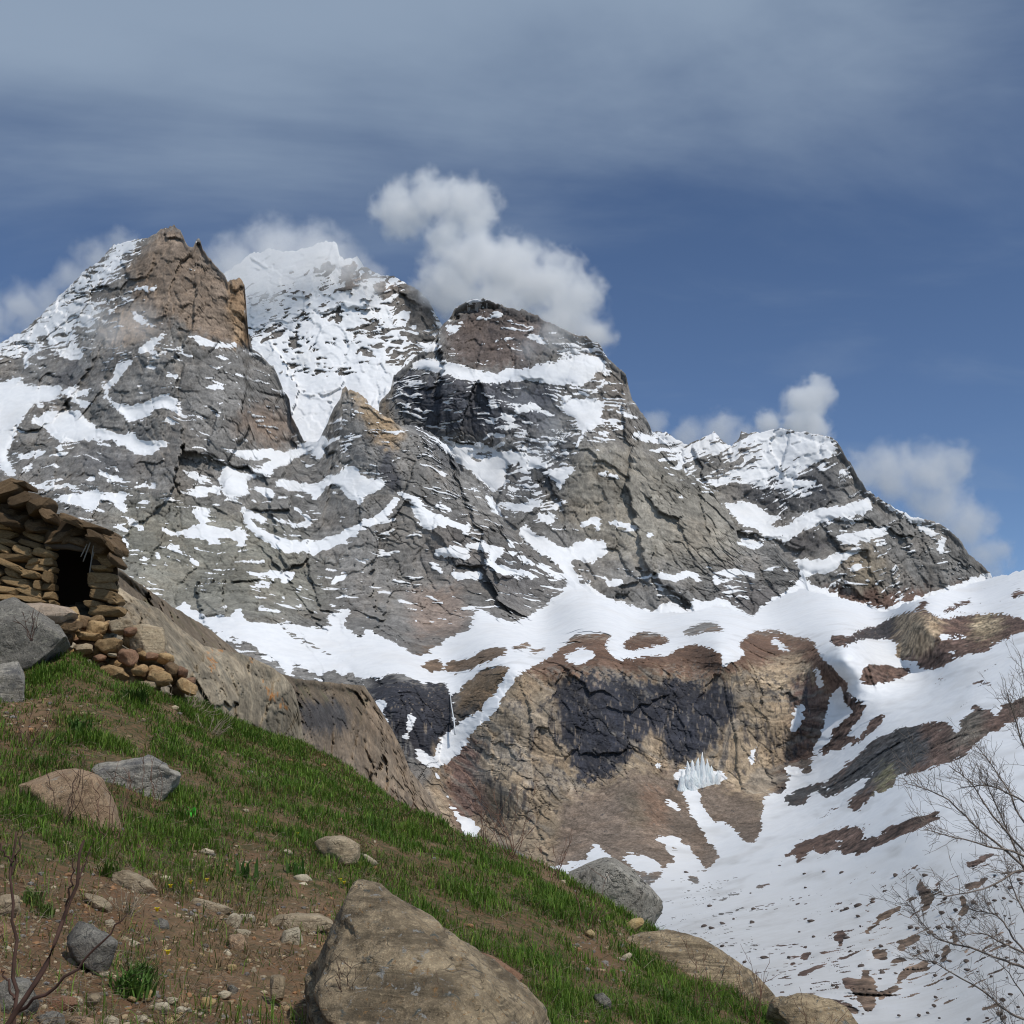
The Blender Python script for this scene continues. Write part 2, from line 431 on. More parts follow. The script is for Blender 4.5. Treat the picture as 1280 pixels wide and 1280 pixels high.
paint([[(160,330),(200,286),(216,280),(240,300),(281,345),(306,352),(311,425),(270,430),(200,400),(165,370)]], (0.185,0.142,0.108), 5)
paint([[(285,355),(306,352),(312,425),(290,430)]], (0.27,0.185,0.115), 3)
paint([[(120,380),(190,390),(200,420),(140,440)]], (0.24,0.18,0.13), 8)
paint([[(330,500),(375,540),(340,560),(290,530)]], (0.19,0.15,0.122), 7)
paint([[(428,482),(445,488),(470,510),(500,535),(500,560),(478,560),(462,530)]], (0.29,0.215,0.14), 4)
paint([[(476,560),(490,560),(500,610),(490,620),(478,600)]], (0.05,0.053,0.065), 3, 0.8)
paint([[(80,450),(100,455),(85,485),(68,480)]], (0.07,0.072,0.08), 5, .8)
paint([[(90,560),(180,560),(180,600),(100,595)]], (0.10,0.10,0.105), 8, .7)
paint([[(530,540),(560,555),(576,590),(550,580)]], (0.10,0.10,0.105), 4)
paint([[(492,465),(640,478),(700,485),(690,540),(640,545),(560,545),(510,525)]], (0.075,0.078,0.09), 5)  # shade of the second peak's left-facing wall, painted as blue-black rock
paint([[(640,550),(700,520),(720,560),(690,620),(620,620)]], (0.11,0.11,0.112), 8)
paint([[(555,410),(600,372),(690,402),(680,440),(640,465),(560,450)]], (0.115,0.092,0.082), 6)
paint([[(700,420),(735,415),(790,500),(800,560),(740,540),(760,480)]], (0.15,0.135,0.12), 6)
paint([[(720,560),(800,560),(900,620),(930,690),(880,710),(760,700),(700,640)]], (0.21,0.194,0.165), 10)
paint([[(1060,690),(1090,680),(1110,700),(1100,755),(1065,745)]], (0.22,0.185,0.14), 8)
paint([[(930,575),(1050,590),(1040,625),(960,640),(930,620)]], (0.095,0.093,0.095), 8)
paint([[(985,665),(1040,670),(1030,695),(985,690)]], (0.10,0.095,0.095), 5)
paint([[(140,620),(360,650),(420,760),(300,780),(180,760),(140,700)]], (0.160,0.154,0.130), 15)
paint([[(510,735),(580,735),(582,790),(520,800)]], (0.24,0.178,0.142), 7, .65)
paint([[(560,640),(700,720),(690,760),(620,750),(520,700)]], (0.12,0.113,0.108), 10)
paint([[(890,720),(975,735),(950,775),(900,760)]], (0.13,0.12,0.115), 4)
# cliff, scree, gorge
CLIFF = [(540,930),(600,895),(650,840),(704,800),(770,790),(850,800),(930,785),(1020,795),(1056,850),(1030,920),(1010,975),(960,1000),(930,1060),(700,1100),(520,1090)]
paint([CLIFF], (0.275,0.215,0.150), 4)
paint([[(560,925),(600,920),(610,1010),(570,1040),(552,980)]], (0.16,0.105,0.085), 5)
paint([[(620,900),(690,860),(700,930),(640,960),(600,1000),(600,960)]], (0.255,0.205,0.15), 8)
paint([[(640,835),(704,800),(770,790),(850,800),(930,785),(1020,795),(1056,850),(1040,870),(1000,815),(930,835),(900,848),(760,840),(690,850)]], (0.125,0.078,0.055), 4)
paint([[(985,850),(1030,850),(1040,900),(1020,935),(1000,925),(990,890)]], (0.125,0.082,0.068), 4)
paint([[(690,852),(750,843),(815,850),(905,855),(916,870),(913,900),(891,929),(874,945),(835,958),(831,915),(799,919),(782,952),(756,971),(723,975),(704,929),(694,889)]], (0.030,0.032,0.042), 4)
paint([[(700,1000),(745,985),(790,968),(850,965),(900,985),(950,1000),(960,1060),(900,1100),(740,1100),(690,1085)]], (0.165,0.128,0.100), 4)
paint([[(770,990),(800,985),(815,1030),(790,1045)]], (0.115,0.095,0.07), 5, .7)
paint([[(800,985),(830,985),(835,1030),(815,1035)]], (0.20,0.125,0.085), 5, .7)
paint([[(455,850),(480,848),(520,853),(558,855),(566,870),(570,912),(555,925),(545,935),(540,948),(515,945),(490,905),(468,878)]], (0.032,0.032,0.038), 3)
paint([[(569,866),(586,850),(602,837),(628,830),(645,842),(620,880),(572,915)]], (0.16,0.115,0.075), 3)
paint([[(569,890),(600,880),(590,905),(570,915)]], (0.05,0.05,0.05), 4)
paint([[(520,815),(640,800),(700,805),(680,825),(560,850),(520,842)]], (0.145,0.105,0.075), 4)
# right bands
RB = (0.105,0.070,0.056)
paint([[(1030,740),(1290,730),(1290,850),(1030,870)]], RB, 5)
paint([[(1115,765),(1180,768),(1175,800),(1150,826),(1118,824)]], (0.26,0.20,0.135), 3)
paint([[(1215,768),(1260,770),(1245,795),(1215,800)]], (0.26,0.21,0.14), 4)
paint([[(1060,795),(1122,768),(1122,800),(1065,806)]], (0.04,0.038,0.04), 3)
paint([[(1000,870),(1290,860),(1290,1290),(950,1290),(950,1060)]], RB, 6)
paint([[(1110,905),(1150,905),(1165,950),(1130,968),(1085,985),(1030,1000),(975,1010),(975,980),(1050,970)]], (0.055,0.055,0.056), 4)
paint([[(1195,895),(1235,885),(1225,925),(1190,945)]], (0.13,0.115,0.095), 5)
paint([[(1105,960),(1125,965),(1115,990),(1090,995)]], (0.17,0.155,0.09), 3)
paint([[(1080,1130),(1260,1100),(1260,1280),(1060,1280)]], (0.15,0.105,0.075), 8)

# ------------------------------------------------------------------ materials
def new_mat(name):
    m = bpy.data.materials.new(name)
    m.use_nodes = True
    nt = m.node_tree
    b = nt.nodes['Principled BSDF']
    b.inputs['Roughness'].default_value = 0.9
    b.inputs['Specular IOR Level'].default_value = 0.25
    return m, nt, b


class NB:
    """short node builder"""
    def __init__(self, nt):
        self.nt = nt

    def n(self, t, **kw):
        nd = self.nt.nodes.new(t)
        for k, v in kw.items():
            setattr(nd, k, v)
        return nd

    def link(self, a, b):
        self.nt.links.new(a, b)

    def set(self, sock, v):
        if hasattr(v, 'is_output'):
            self.link(v, sock)
        else:
            sock.default_value = v

    def math(self, op, *a):
        nd = self.n('ShaderNodeMath', operation=op)
        for i, v in enumerate(a):
            self.set(nd.inputs[i], v)
        return nd.outputs[0]

    def noise(self, vec, scale, detail=5, rough=0.6, dist=0.0):
        nd = self.n('ShaderNodeTexNoise')
        if vec is not None:
            self.link(vec, nd.inputs['Vector'])
        nd.inputs['Scale'].default_value = scale
        nd.inputs['Detail'].default_value = detail
        nd.inputs['Roughness'].default_value = rough
        nd.inputs['Distortion'].default_value = dist
        return nd.outputs['Fac']

    def maprange(self, v, a, b, c=0.0, d=1.0, smooth=True):
        nd = self.n('ShaderNodeMapRange')
        nd.interpolation_type = 'SMOOTHSTEP' if smooth else 'LINEAR'
        self.set(nd.inputs['Value'], v)
        for k, x in zip(('From Min', 'From Max', 'To Min', 'To Max'), (a, b, c, d)):
            nd.inputs[k].default_value = x
        return nd.outputs[0]

    def mix(self, f, a, b, blend='MIX'):
        nd = self.n('ShaderNodeMix', data_type='RGBA', blend_type=blend)
        self.set(nd.inputs['Factor'], f)
        self.set(nd.inputs['A'], a if not isinstance(a, tuple) else (*a[:3], 1))
        self.set(nd.inputs['B'], b if not isinstance(b, tuple) else (*b[:3], 1))
        return nd.outputs['Result']

    def grey(self, v):
        nd = self.n('ShaderNodeCombineColor')
        for i in range(3):
            self.link(v, nd.inputs[i])
        return nd.outputs[0]

    def mapping(self, vec, scale=(1, 1, 1), rot=(0, 0, 0)):
        nd = self.n('ShaderNodeMapping')
        self.link(vec, nd.inputs[0])
        nd.inputs['Scale'].default_value = scale
        nd.inputs['Rotation'].default_value = rot
        return nd.outputs[0]


def terrain_mat(name, unit):
    """rock and snow; unit = size in metres of the smallest detail"""
    m, nt, b = new_mat(name)
    k = NB(nt)
    at_ = k.n('ShaderNodeAttribute', attribute_name='cover')
    geo = k.n('ShaderNodeNewGeometry')
    pos = geo.outputs['Position']
    n1 = k.noise(pos, 0.10 / unit, 5, 0.65)
    n2 = k.noise(k.mapping(pos, (1, 1, 0.35)), 0.45 / unit, 4, 0.7)
    n3 = k.noise(pos, 0.018 / unit, 4, 0.6)
    var = k.math('ADD', k.math('MULTIPLY', n1, 1.1), k.math('MULTIPLY', n2, 1.7))
    var = k.math('MAXIMUM', k.math('SUBTRACT', var, 0.40), 0.12)
    rock = k.mix(1.0, at_.outputs['Color'], k.grey(var), 'MULTIPLY')
    warm = k.mix(k.maprange(n3, 0.45, 0.7, 0, 0.18), rock, k.mix(1.0, rock, (1.30, 1.0, 0.72), 'MULTIPLY'))
    s = k.math('ADD', at_.outputs['Alpha'], k.math('MULTIPLY', k.math('SUBTRACT', n2, 0.5), 0.7))
    snow = k.maprange(s, 0.42, 0.58)
    sc = k.mix(k.maprange(n1, 0.3, 0.7), (0.78, 0.79, 0.81), (0.85, 0.855, 0.865))
    sc = k.mix(k.maprange(n3, 0.45, 0.75, 0, 0.35), sc, (0.70, 0.675, 0.645))
    da = k.n('ShaderNodeAttribute', attribute_name='shade_dirt')
    sc = k.mix(k.math('MULTIPLY', da.outputs['Fac'], k.maprange(n1, 0.2, 0.8, 0.5, 1.0)), sc, (0.50, 0.49, 0.475))  # greys the snow for painted cloud shade and dirt streaks
    col = k.mix(snow, warm, sc)
    k.link(col, b.inputs['Base Color'])
    k.link(k.maprange(snow, 0, 1, 0.92, 0.6), b.inputs['Roughness'])
    bump = k.n('ShaderNodeBump')
    bump.inputs['Distance'].default_value = unit * 1.2
    k.link(k.maprange(snow, 0, 1, 0.45, 0.08), bump.inputs['Strength'])
    k.link(k.math('ADD', n2, k.math('MULTIPLY', n1, 2.0)), bump.inputs['Height'])
    k.link(bump.outputs[0], b.inputs['Normal'])
    return m


# ------------------------------------------------------------------ mesh helpers
def link(o, parent=None, **props):
    COL.objects.link(o)
    if parent is not None:
        o.parent = parent
    for k_, v in props.items():
        o[k_] = v
    return o


def grid_mesh(name, P, mat, cover=None, smooth=True):
    r, c = P.shape[:2]
    me = bpy.data.meshes.new(name)
    me.vertices.add(r * c)
    me.vertices.foreach_set('co', P.reshape(-1).astype(np.float32))
    idx = np.arange(r * c).reshape(r, c)
    q = np.stack([idx[:-1, :-1], idx[:-1, 1:], idx[1:, 1:], idx[1:, :-1]], -1).reshape(-1, 4)
    nq = len(q)
    me.loops.add(nq * 4); me.polygons.add(nq)
    me.loops.foreach_set('vertex_index', q.reshape(-1).astype(np.int32))
    me.polygons.foreach_set('loop_start', np.arange(0, nq * 4, 4, dtype=np.int32))
    me.polygons.foreach_set('loop_total', np.full(nq, 4, np.int32))
    me.polygons.foreach_set('use_smooth', np.full(nq, smooth, bool))
    me.update(calc_edges=True)
    if cover is not None:
        a = me.attributes.new('cover', 'FLOAT_COLOR', 'POINT')
        a.data.foreach_set('color', cover.reshape(-1).astype(np.float32))
    me.materials.append(mat)
    return bpy.data.objects.new(name, me)


def rbf(ctrl, c=45.0, log=True, smooth=1e-3, sq=None):
    C = np.array(ctrl, float)
    if sq:
        C[:, 2] = np.where(C[:, 2] > sq[0], sq[0] + (C[:, 2] - sq[0]) * sq[1], C[:, 2])
    X = C[:, :2]
    y = np.log(C[:, 2]) if log else 1.0 / C[:, 2]
    n = len(C)
    K = np.sqrt(((X[:, None] - X[None]) ** 2).sum(-1) + c * c)
    A = np.zeros((n + 3, n + 3))
    A[:n, :n] = -K - np.eye(n) * smooth
    A[:n, n:] = np.c_[np.ones(n), X / 1000]
    A[n:, :n] = A[:n, n:].T
    w = np.linalg.solve(A, np.r_[y, 0, 0, 0])

    def f(px, py):
        px = np.asarray(px, float); py = np.asarray(py, float)
        px, py = np.broadcast_arrays(px, py)
        r = w[n] + w[n + 1] * px / 1000 + w[n + 2] * py / 1000
        for i in range(n):
            r = r - w[i] * np.sqrt((px - X[i, 0]) ** 2 + (py - X[i, 1]) ** 2 + c * c)
        return np.exp(r) if log else 1.0 / np.maximum(r, 0.004)
    return f


def line(pts):
    p = np.asarray(pts, float)
    return lambda x: np.interp(x, p[:, 0], p[:, 1])


# ledges: the ground is flatter where snow lies and steeper on bare rock
_led = np.zeros_like(M_SNOW_SOFT)
_run = np.zeros(MS, np.float32)
for _r in range(MS - 1, -1, -1):
    _run = _run * 0.93 + (M_SNOW_SOFT[_r] - 0.3)
    _led[_r] = _run
M_LEDGE = blur(_led, 3)


ALB = 1.28
M_EDGE = blur(M_SNOW, 2)


def layer(name, x0, x1, top, bot, depth, mat, step=1.4, rough=1.0, jag=3.0, back=True, dip=(0.25, 0.1),
          unit=3.0, mixmul=1.0, ledge=1.0, flute=0.5, crack=1.0, col=None, seed=0.0, snowfix=None, dots=0.0, calm=None, alb=1.0, huge=1.0):
    nc = int((x1 - x0) / step) + 1
    xs = np.linspace(x0, x1, nc)
    jn = 1.5 * fbm(np.stack([xs / 11.0, xs * 0 + seed, xs * 0], -1), 3, 0.7) - 0.9 * np.abs(perlin(np.stack([xs / 5.0, xs * 0 + seed + 9, xs * 0], -1)))
    t = top(xs) + jag * jn
    bt = bot(xs)
    nr = int(np.max(bt - t) / step) + 2
    w = np.linspace(0, 1, nr)[:, None]
    kk = max(3, int(30 / step))
    hw = np.hanning(2 * kk + 1); hw /= hw.sum()
    ts = np.convolve(np.pad(t, kk, mode='edge'), hw, 'valid')
    py = bt[None] * (1 - w) + ts[None] * w + (t - ts)[None] * w ** 7
    px = np.broadcast_to(xs[None], py.shape)
    Y = depth(px, py)
    P0 = at(px, py, Y)
    U = unit
    q = (P0 / U + seed * 13.7).astype(np.float32)
    qx, qy, qz = q[..., 0], q[..., 1], q[..., 2]
    wa = perlin(q / 11.0 + 3.1); wb = perlin(q / 11.0 + 55.0); wc = perlin(q / 4.2 + 71.0)
    bedz = qz + dip[0] * qx + dip[1] * qy + 13 * perlin(q / 75.0 + 14) + 3.5 * perlin(q / 22.0 + 4)
    # relief: buttresses, blocks, small blocks, beds
    fu = qx + 0.35 * qy; fw = qz + 0.15 * qx
    f0, g0, v0 = facets(fu / 105 + wa * 0.05, fw / (150 + 60 * flute) + wb * 0.05, int(seed) + 3)
    f1, g1, v1 = facets((fu - 0.3 * fw) / 36 + wa * 0.08, (fw + 0.2 * fu) / (36 + 34 * flute) + wb * 0.08, int(seed) + 1)
    f2, g2, v2 = facets((fu + 0.35 * fw) / 13 + wa * 0.16, bedz / (11 + 9 * flute) + wb * 0.16, int(seed) + 7)
    rib = ridged(np.stack([qx / 70, qy / 70, qz / (110 + 60 * flute)], -1), 2)
    rel = huge * (17.0 * U * f0 + 9.0 * U * rib) + 8.5 * U * f1 + 3.0 * U * f2
    fine = fbm(np.stack([qx / 6, qy / 6, qz / 8], -1), 2, 0.6)
    rel = rel + 0.9 * U * fine
    strata = np.stack([qx / 75 + wa * .15, qy / 75, bedz / 5.0 + wb * 0.3], -1)
    sv = perlin(strata) + 0.7 * perlin(strata * (2.0, 2.0, 2.6))
    rel = rel + 0.8 * U * sv
    gate = sstep(-0.30, 0.25, fbm(q / 45 + 8, 2))
    ck = np.abs(perlin(np.stack([qx / 9, qy / 9, qz / 22], -1) + wc[..., None] * 0.15))
    cr = 0.75 * np.maximum(1 - ck / 0.06, 0) + 0.95 * np.maximum(1 - g1 / 0.030, 0) + 0.75 * np.maximum(1 - g2 / 0.07, 0) + 0.8 * np.maximum(1 - g0 / 0.012, 0)
    cr = np.clip(cr, 0, 1) * gate * crack
    # snow: traced patches with ragged edges
    soft = sample(M_SNOW_SOFT, px, py)
    sn = sample(M_EDGE, px + 2.6 * wa + 1.2 * wc, py + 2.2 * wb)
    st = np.stack([qx / 9 + wa * 0.2, qy / 20, bedz / 3.4], -1)
    ragged = perlin(st) + 0.7 * perlin(st * 2.1 + 4.0)
    zone = (soft > 0.02) & (soft < 0.97)
    sn = sstep(0.34, 0.52, sn + 0.33 * ragged * zone + 0.16 * (v2 - 0.5) * zone - 0.20 * cr * zone + 0.10 * wc * zone)
    # thin snow along ledges between them
    mixv = sample(M_MIX, px, py) * mixmul
    lz = np.stack([qx / 26 + wa * 0.25, qy / 40, bedz / 3.6 + wb * 0.5], -1)
    l1 = perlin(lz) + 0.55 * perlin(lz * (2.4, 2.4, 1.9) + 7.7)
    area = fbm(q / 48.0 + 21, 3, 0.6)
    led = 0.55 * l1 + 0.55 * area + 0.10 * (v2 - 0.5) + 0.12 * wc
    thr = np.interp(mixv, [0, 0.02, 0.1, 0.3, 0.5, 0.7, 0.9, 1.0], [1.5, 0.72, 0.36, 0.18, 0.02, -0.16, -0.38, -1.2])
    small = sstep(-0.04, 0.05, led - thr)
    if dots:
        dn = perlin(q / 3.4) + 0.5 * perlin(q / 9.0)
        region = sstep(0.05, 0.4, fbm(q / 60.0 + 4.4, 3) + dots * sstep(1040, 1200, py) - 0.16)
        sn = sn * (1 - sstep(0.42, 0.54, dn) * region)
    snow = np.maximum(sn, small)
    if snowfix is not None:
        snow = snowfix(px, py, snow, q)
    damp = 1 - 0.90 * np.clip(np.maximum(soft ** 1.7, snow * (0.25 if snowfix is None else 0.5)), 0, 1)
    cm = 1.0 if calm is None else calm(px, py)
    rel = (rel * rough * damp + 3.0 * U * cr * (1 - snow)) * cm
    rel = rel + ledge * U * 0.45 * sample(M_LEDGE, px, py)
    rel = rel + (1.1 if dots else 0.5) * U * snow * soft * perlin(np.stack([qx / 16, qy / 16, qz / 7], -1))
    edge = sstep(0, 12, py - t[None])         # keep the crest where it is
    Y2 = Y + rel * (0.2 + 0.8 * edge)
    P = at(px, py, Y2)
    w3 = 8 * perlin(q / 30.0 + 60) + 5 * wa
    w4 = 8 * perlin(q / 30.0 + 160) + 16 * fbm(np.stack([qx / 6, qy / 6, qz / 90], -1), 2)
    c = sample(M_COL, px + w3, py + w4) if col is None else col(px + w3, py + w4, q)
    c = np.array(c)
    big = 1 + 0.42 * fbm(q / 60.0 + 2.2, 5, 0.65) + 0.24 * sv
    big = big * (1 + 0.26 * (v1 - 0.5) + 0.24 * (v2 - 0.5)) * (1 + 0.30 * fine)
    fl = fbm(np.stack([qx / 7, qy / 7, qz / 60], -1), 3, 0.6)
    big = big * (1 + 0.24 * fl) * (1 - 0.35 * cr)
    c = c * np.clip(big, 0.2, 1.9)[..., None] * ALB * alb
    cover = np.concatenate([c, snow[..., None]], -1)
    if back:
        nb = 14
        kx = np.arange(1, nb + 1)[:, None] / nb
        dY = Y2[-1][None] * (1 + 0.16 * kx)
        Pb = at(px[:nb], t[None] + 0 * px[:nb], dY)
        Pb[..., 2] = P[-1][None, :, 2] - (dY - Y2[-1][None]) * 0.9 + 5 * U * kx * fbm(Pb / (U * 40), 3)
        P = np.concatenate([P, Pb], 0)
        cover = np.concatenate([cover, np.repeat(cover[-1:], nb, 0)], 0)
    o = grid_mesh(name, P, mat, cover)
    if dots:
        shade_dirt = sstep(1000, 1180, py + 0.15 * (px - 1000)) * 0.8 + 0.5 * sstep(0.0, 0.5, fbm(np.stack([qx / 60, qy / 60, qz / 10], -1), 3))  # cloud shade painted over the lower snow, plus dirt streaks
        at_ = o.data.attributes.new('shade_dirt', 'FLOAT', 'POINT')
        at_.data.foreach_set('value', np.clip(shade_dirt, 0, 1).reshape(-1).astype(np.float32))
    return link(o, kind='structure')


# ------------------------------------------------------------------ far right peak
tA = line([(800,548),(816,540),(832,540),(854,556),(862,555),(872,550),(893,541),(909,557),(914,558),(924,549),(926,540),(935,542),(952,540),(978,535),(1001,540),(1024,543),(1045,550),(1057,571),(1070,591),(1083,614),(1096,621),(1116,634),(1142,647),(1165,652),(1178,657),(1191,667),(1201,676),(1211,693),(1227,706),(1237,716),(1250,745)])
dA = rbf([(810,545,5300),(870,560,5300),(980,535,5250),(1045,550,5000),(1240,725,4800),(960,650,4850),(1060,750,4200),(1095,680,4450),(920,690,4600),(1000,700,4450),(1180,690,4700),(1150,760,4350),(1030,620,4800)], sq=(4200, 0.5))
M_FAR = terrain_mat('alpine_rock_and_snow_far', 3.2)
oA = layer('mountain_peak', 800, 1250, tA, line([(800,700),(900,735),(1000,775),(1250,800)]), dA, M_FAR, unit=3.4, dip=(-0.35, 0.1), seed=1.0)
oA['label'] = 'far right snowy peak with grey rock shoulder falling to the right'

# ------------------------------------------------------------------ high snow summit
tB = line([(260,352),(282,341),(300,329),(313,318),(338,312),(360,315),(385,310),(397,304),(416,302),(421,304),(424,318),(430,324),(447,322),(454,332),(476,344),(494,347),(507,354),(526,366),(535,376),(544,391),(552,405),(566,440)])
dB = rbf([(282,345,5700),(416,302,5500),(552,405,5250),(380,470,4800),(480,460,4850),(400,550,4400),(330,400,5300),(450,380,5200),(500,520,4600)], sq=(4400, 0.6))


def fixB(px, py, s, q):
    bz = q[..., 2] - 0.28 * q[..., 0] + 12 * perlin(q / 45) + 6 * perlin(q / 16)
    st = np.stack([q[..., 0] / 16, q[..., 1] / 30, bz / 5.5], -1)
    n = 0.42 * (perlin(st) + 0.6 * perlin(st * 2.2 + 3)) + 0.55 * fbm(q / 34, 3, 0.6) + 0.38 * fbm(q / 13 + 9, 3, 0.65)
    rockiness = sstep(318, 352, py + 0.35 * (px - 380)) * (1 - sstep(455, 476, py + 0.10 * (px - 420)))
    rockiness = rockiness * (0.72 + 0.45 * sstep(450, 530, px))
    for (cx, cy, sx, sy) in ((398, 342, 30, 11), (440, 342, 20, 15), (505, 372, 26, 18), (375, 395, 26, 9), (340, 415, 30, 8), (420, 470, 34, 6), (470, 410, 30, 8), (525, 395, 20, 18)):
        rockiness = rockiness + 0.5 * np.exp(-(((px - cx) / sx) ** 2 + ((py - cy) / sy) ** 2))
    r = sstep(-0.03, 0.07, n - 0.54 + 0.50 * rockiness)
    return 1 - r * sstep(0, 0.3, rockiness)


def colB(px, py, q):
    c = np.empty(px.shape + (3,)); c[:] = (0.125, 0.115, 0.105)
    w = sstep(-0.1, 0.3, fbm(q / 60 + 5, 3))[..., None] * sstep(380, 340, py)[..., None]
    return c * (1 - w) + np.array((0.20, 0.155, 0.125)) * w


oB = layer('snow_mountain', 260, 566, tB, line([(260,480),(330,520),(380,580),(440,600),(566,560)]), dB, M_FAR, unit=3.6, dip=(-0.2, 0.1), seed=2.0, rough=0.9, snowfix=fixB, col=colB, crack=0.5)
oB['label'] = 'highest snow-covered summit behind the brown rock tower'

# ------------------------------------------------------------------ dark second peak and its spur
tC = line([(474,505),(480,498),(488,488),(492,470),(510,455),(522,443),(535,434),(545,424),(551,408),(560,401),(569,385),(588,376),(604,373),(619,380),(644,387),(663,390),(682,402),(694,406),(716,418),(730,421),(751,431),(760,449),(782,468),(790,499),(804,518),(816,540),(832,552),(847,571),(854,587),(876,602),(891,615),(901,631),(919,656),(922,671),(935,682),(952,680),(968,680),(978,696),(1004,716),(1012,740)])
dC = rbf([(560,410,4700),(604,375,4700),(730,421,4450),(560,465,4350),(520,520,4380),(480,500,4500),(790,499,4250),(700,530,4120),(620,600,4150),(740,570,3850),(770,640,3700),(900,631,4000),(820,660,3620),(720,700,3450),(700,660,3600),(860,740,3350),(950,700,3600),(1000,730,3450),(520,580,4350),(690,720,3300),(620,470,4300),(600,440,4480)], sq=(3300, 0.55))
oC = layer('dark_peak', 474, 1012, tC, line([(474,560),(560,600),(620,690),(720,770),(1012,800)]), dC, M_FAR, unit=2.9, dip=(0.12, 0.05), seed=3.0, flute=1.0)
oC['label'] = 'dark banded peak with long grey spur below the biggest cloud'

# ------------------------------------------------------------------ tower, spire, grey wall and the bench under them
tD = line([(-60,450),(0,430),(31,413),(72,373),(100,344),(125,326),(141,307),(169,299),(187,297),(200,288),(208,286),(216,282),(225,288),(231,301),(236,310),(242,310),(245,301),(250,299),(253,310),(266,329),(281,344),(284,352),(292,350),(300,349),(306,357),(309,397),(311,422),(316,435),(334,451),(344,463),(353,485),(362,501),(364,519),(375,541),(380,551),(395,553),(402,544),(410,528),(416,512),(426,496),(428,485),(432,485),(436,490),(440,487),(451,493),(460,502),(466,510),(480,519),(491,526),(501,533),(516,532),(532,537),(546,547),(560,560),(576,588),(594,601),(613,619),(619,635),(629,652),(650,674),(680,698),(713,722),(735,740),(770,752),(820,767),(860,766),(900,757),(940,770),(965,752),(1000,736),(1063,752),(1103,766),(1155,748),(1200,735),(1242,722),(1282,712),(1340,690)])
CUT = [(-60,760),(120,765),(215,790),(300,830),(400,862),(470,860),(520,848),(600,838),(690,812),(760,795),(900,790),(1000,785),(1100,772),(1200,757),(1340,735)]
cut = line(CUT)
DD = [(0,430,4000),(100,345,4000),(216,283,3850),(200,340,3600),(250,380,3480),(300,350,3620),(311,420,3600),(200,420,3420),(100,450,3600),(0,500,3500),(150,500,3280),(0,600,3050),(100,600,2950),(150,560,3120),(300,500,3250),(345,470,3550),(372,545,3350),(200,650,2780),(400,600,3050),(395,556,3250),(429,485,3300),(470,560,2980),(440,650,2800),(530,560,3080),(576,588,3200),(560,640,2880),(640,700,2800),(713,722,2980),(250,740,2350),(350,720,2500),(300,770,2150),(420,760,2400),(540,770,2420),(640,768,2480),(450,845,1850),
      (560,830,1950),(680,790,2250),(800,775,2450),(900,760,2800),(950,765,2850),(1100,764,2500),(1200,735,2300),(1280,714,2200),
      (500,862,1690),(600,850,1700),(1060,800,1610),(760,800,1830),(900,795,1800),(1150,768,1680),(1280,772,1500),(1150,830,1560),
      (560,930,1640),(500,960,1600),(600,1040,1520),(980,985,1490),
      (800,1060,1300),(880,1080,1200),(800,1000,1450),(700,1080,1320),(900,1130,860),(1000,1060,1060),(1060,930,1440),(1100,880,1450),(1200,900,1130),(1280,900,1000),(1280,1050,590),(1150,1040,760),(1000,1200,500),(1280,1280,215),(1000,1280,300),(850,1180,680),(1150,1200,420),(1400,1150,330)]
for _x in (640, 700, 760, 820, 880, 940, 1000):
    DD += [(_x, 830, 1660), (_x, 850, 1622), (_x, 880, 1592), (_x, 920, 1568), (_x, 955, 1542)]
    if _x < 960:
        DD += [(_x, 985, 1505)]
DD += [(1030, 870, 1580), (1030, 910, 1540), (1030, 950, 1480)]
dD = rbf(DD, c=30.0, sq=(2350, 0.6))
M_MID = terrain_mat('alpine_rock_and_snow', 2.2)
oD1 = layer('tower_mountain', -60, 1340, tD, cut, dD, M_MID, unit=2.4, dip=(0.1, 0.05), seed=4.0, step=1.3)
oD1['label'] = 'brown rock tower and grey wall with snow patches'


# ------------------------------------------------------------------ cliff, scree and snowfield below the bench
def pmask(polys, sg):
    m = np.zeros((MS, MS), np.float32)
    put(m, polys, 1)
    return blur(m, sg)


M_CLIFF = pmask([[(582,932),(645,843),(700,835),(1045,835),(1030,920),(1010,975),(960,995),(900,975),(780,960),(700,1000),(680,1075),(540,1080),(545,950)]], 3)
M_STAIN = pmask([[(690,852),(750,843),(815,850),(905,852),(918,868),(916,900),(893,930),(876,948),(835,960),(831,920),(815,908),(799,919),(785,950),(756,973),(723,978),(704,929),(694,889)], [(455,850),(558,855),(568,912),(545,935),(515,945),(490,905)]], 6)
M_STAIN2 = pmask([[(600,900),(690,850),(720,980),(650,1060),(590,1000)], [(830,850),(1000,830),(1030,880),(990,970),(900,960)]], 10)
M_SCREE = pmask([[(690,1010),(745,985),(790,970),(850,968),(900,985),(955,1000),(960,1060),(900,1110),(740,1110),(690,1085)]], 3)


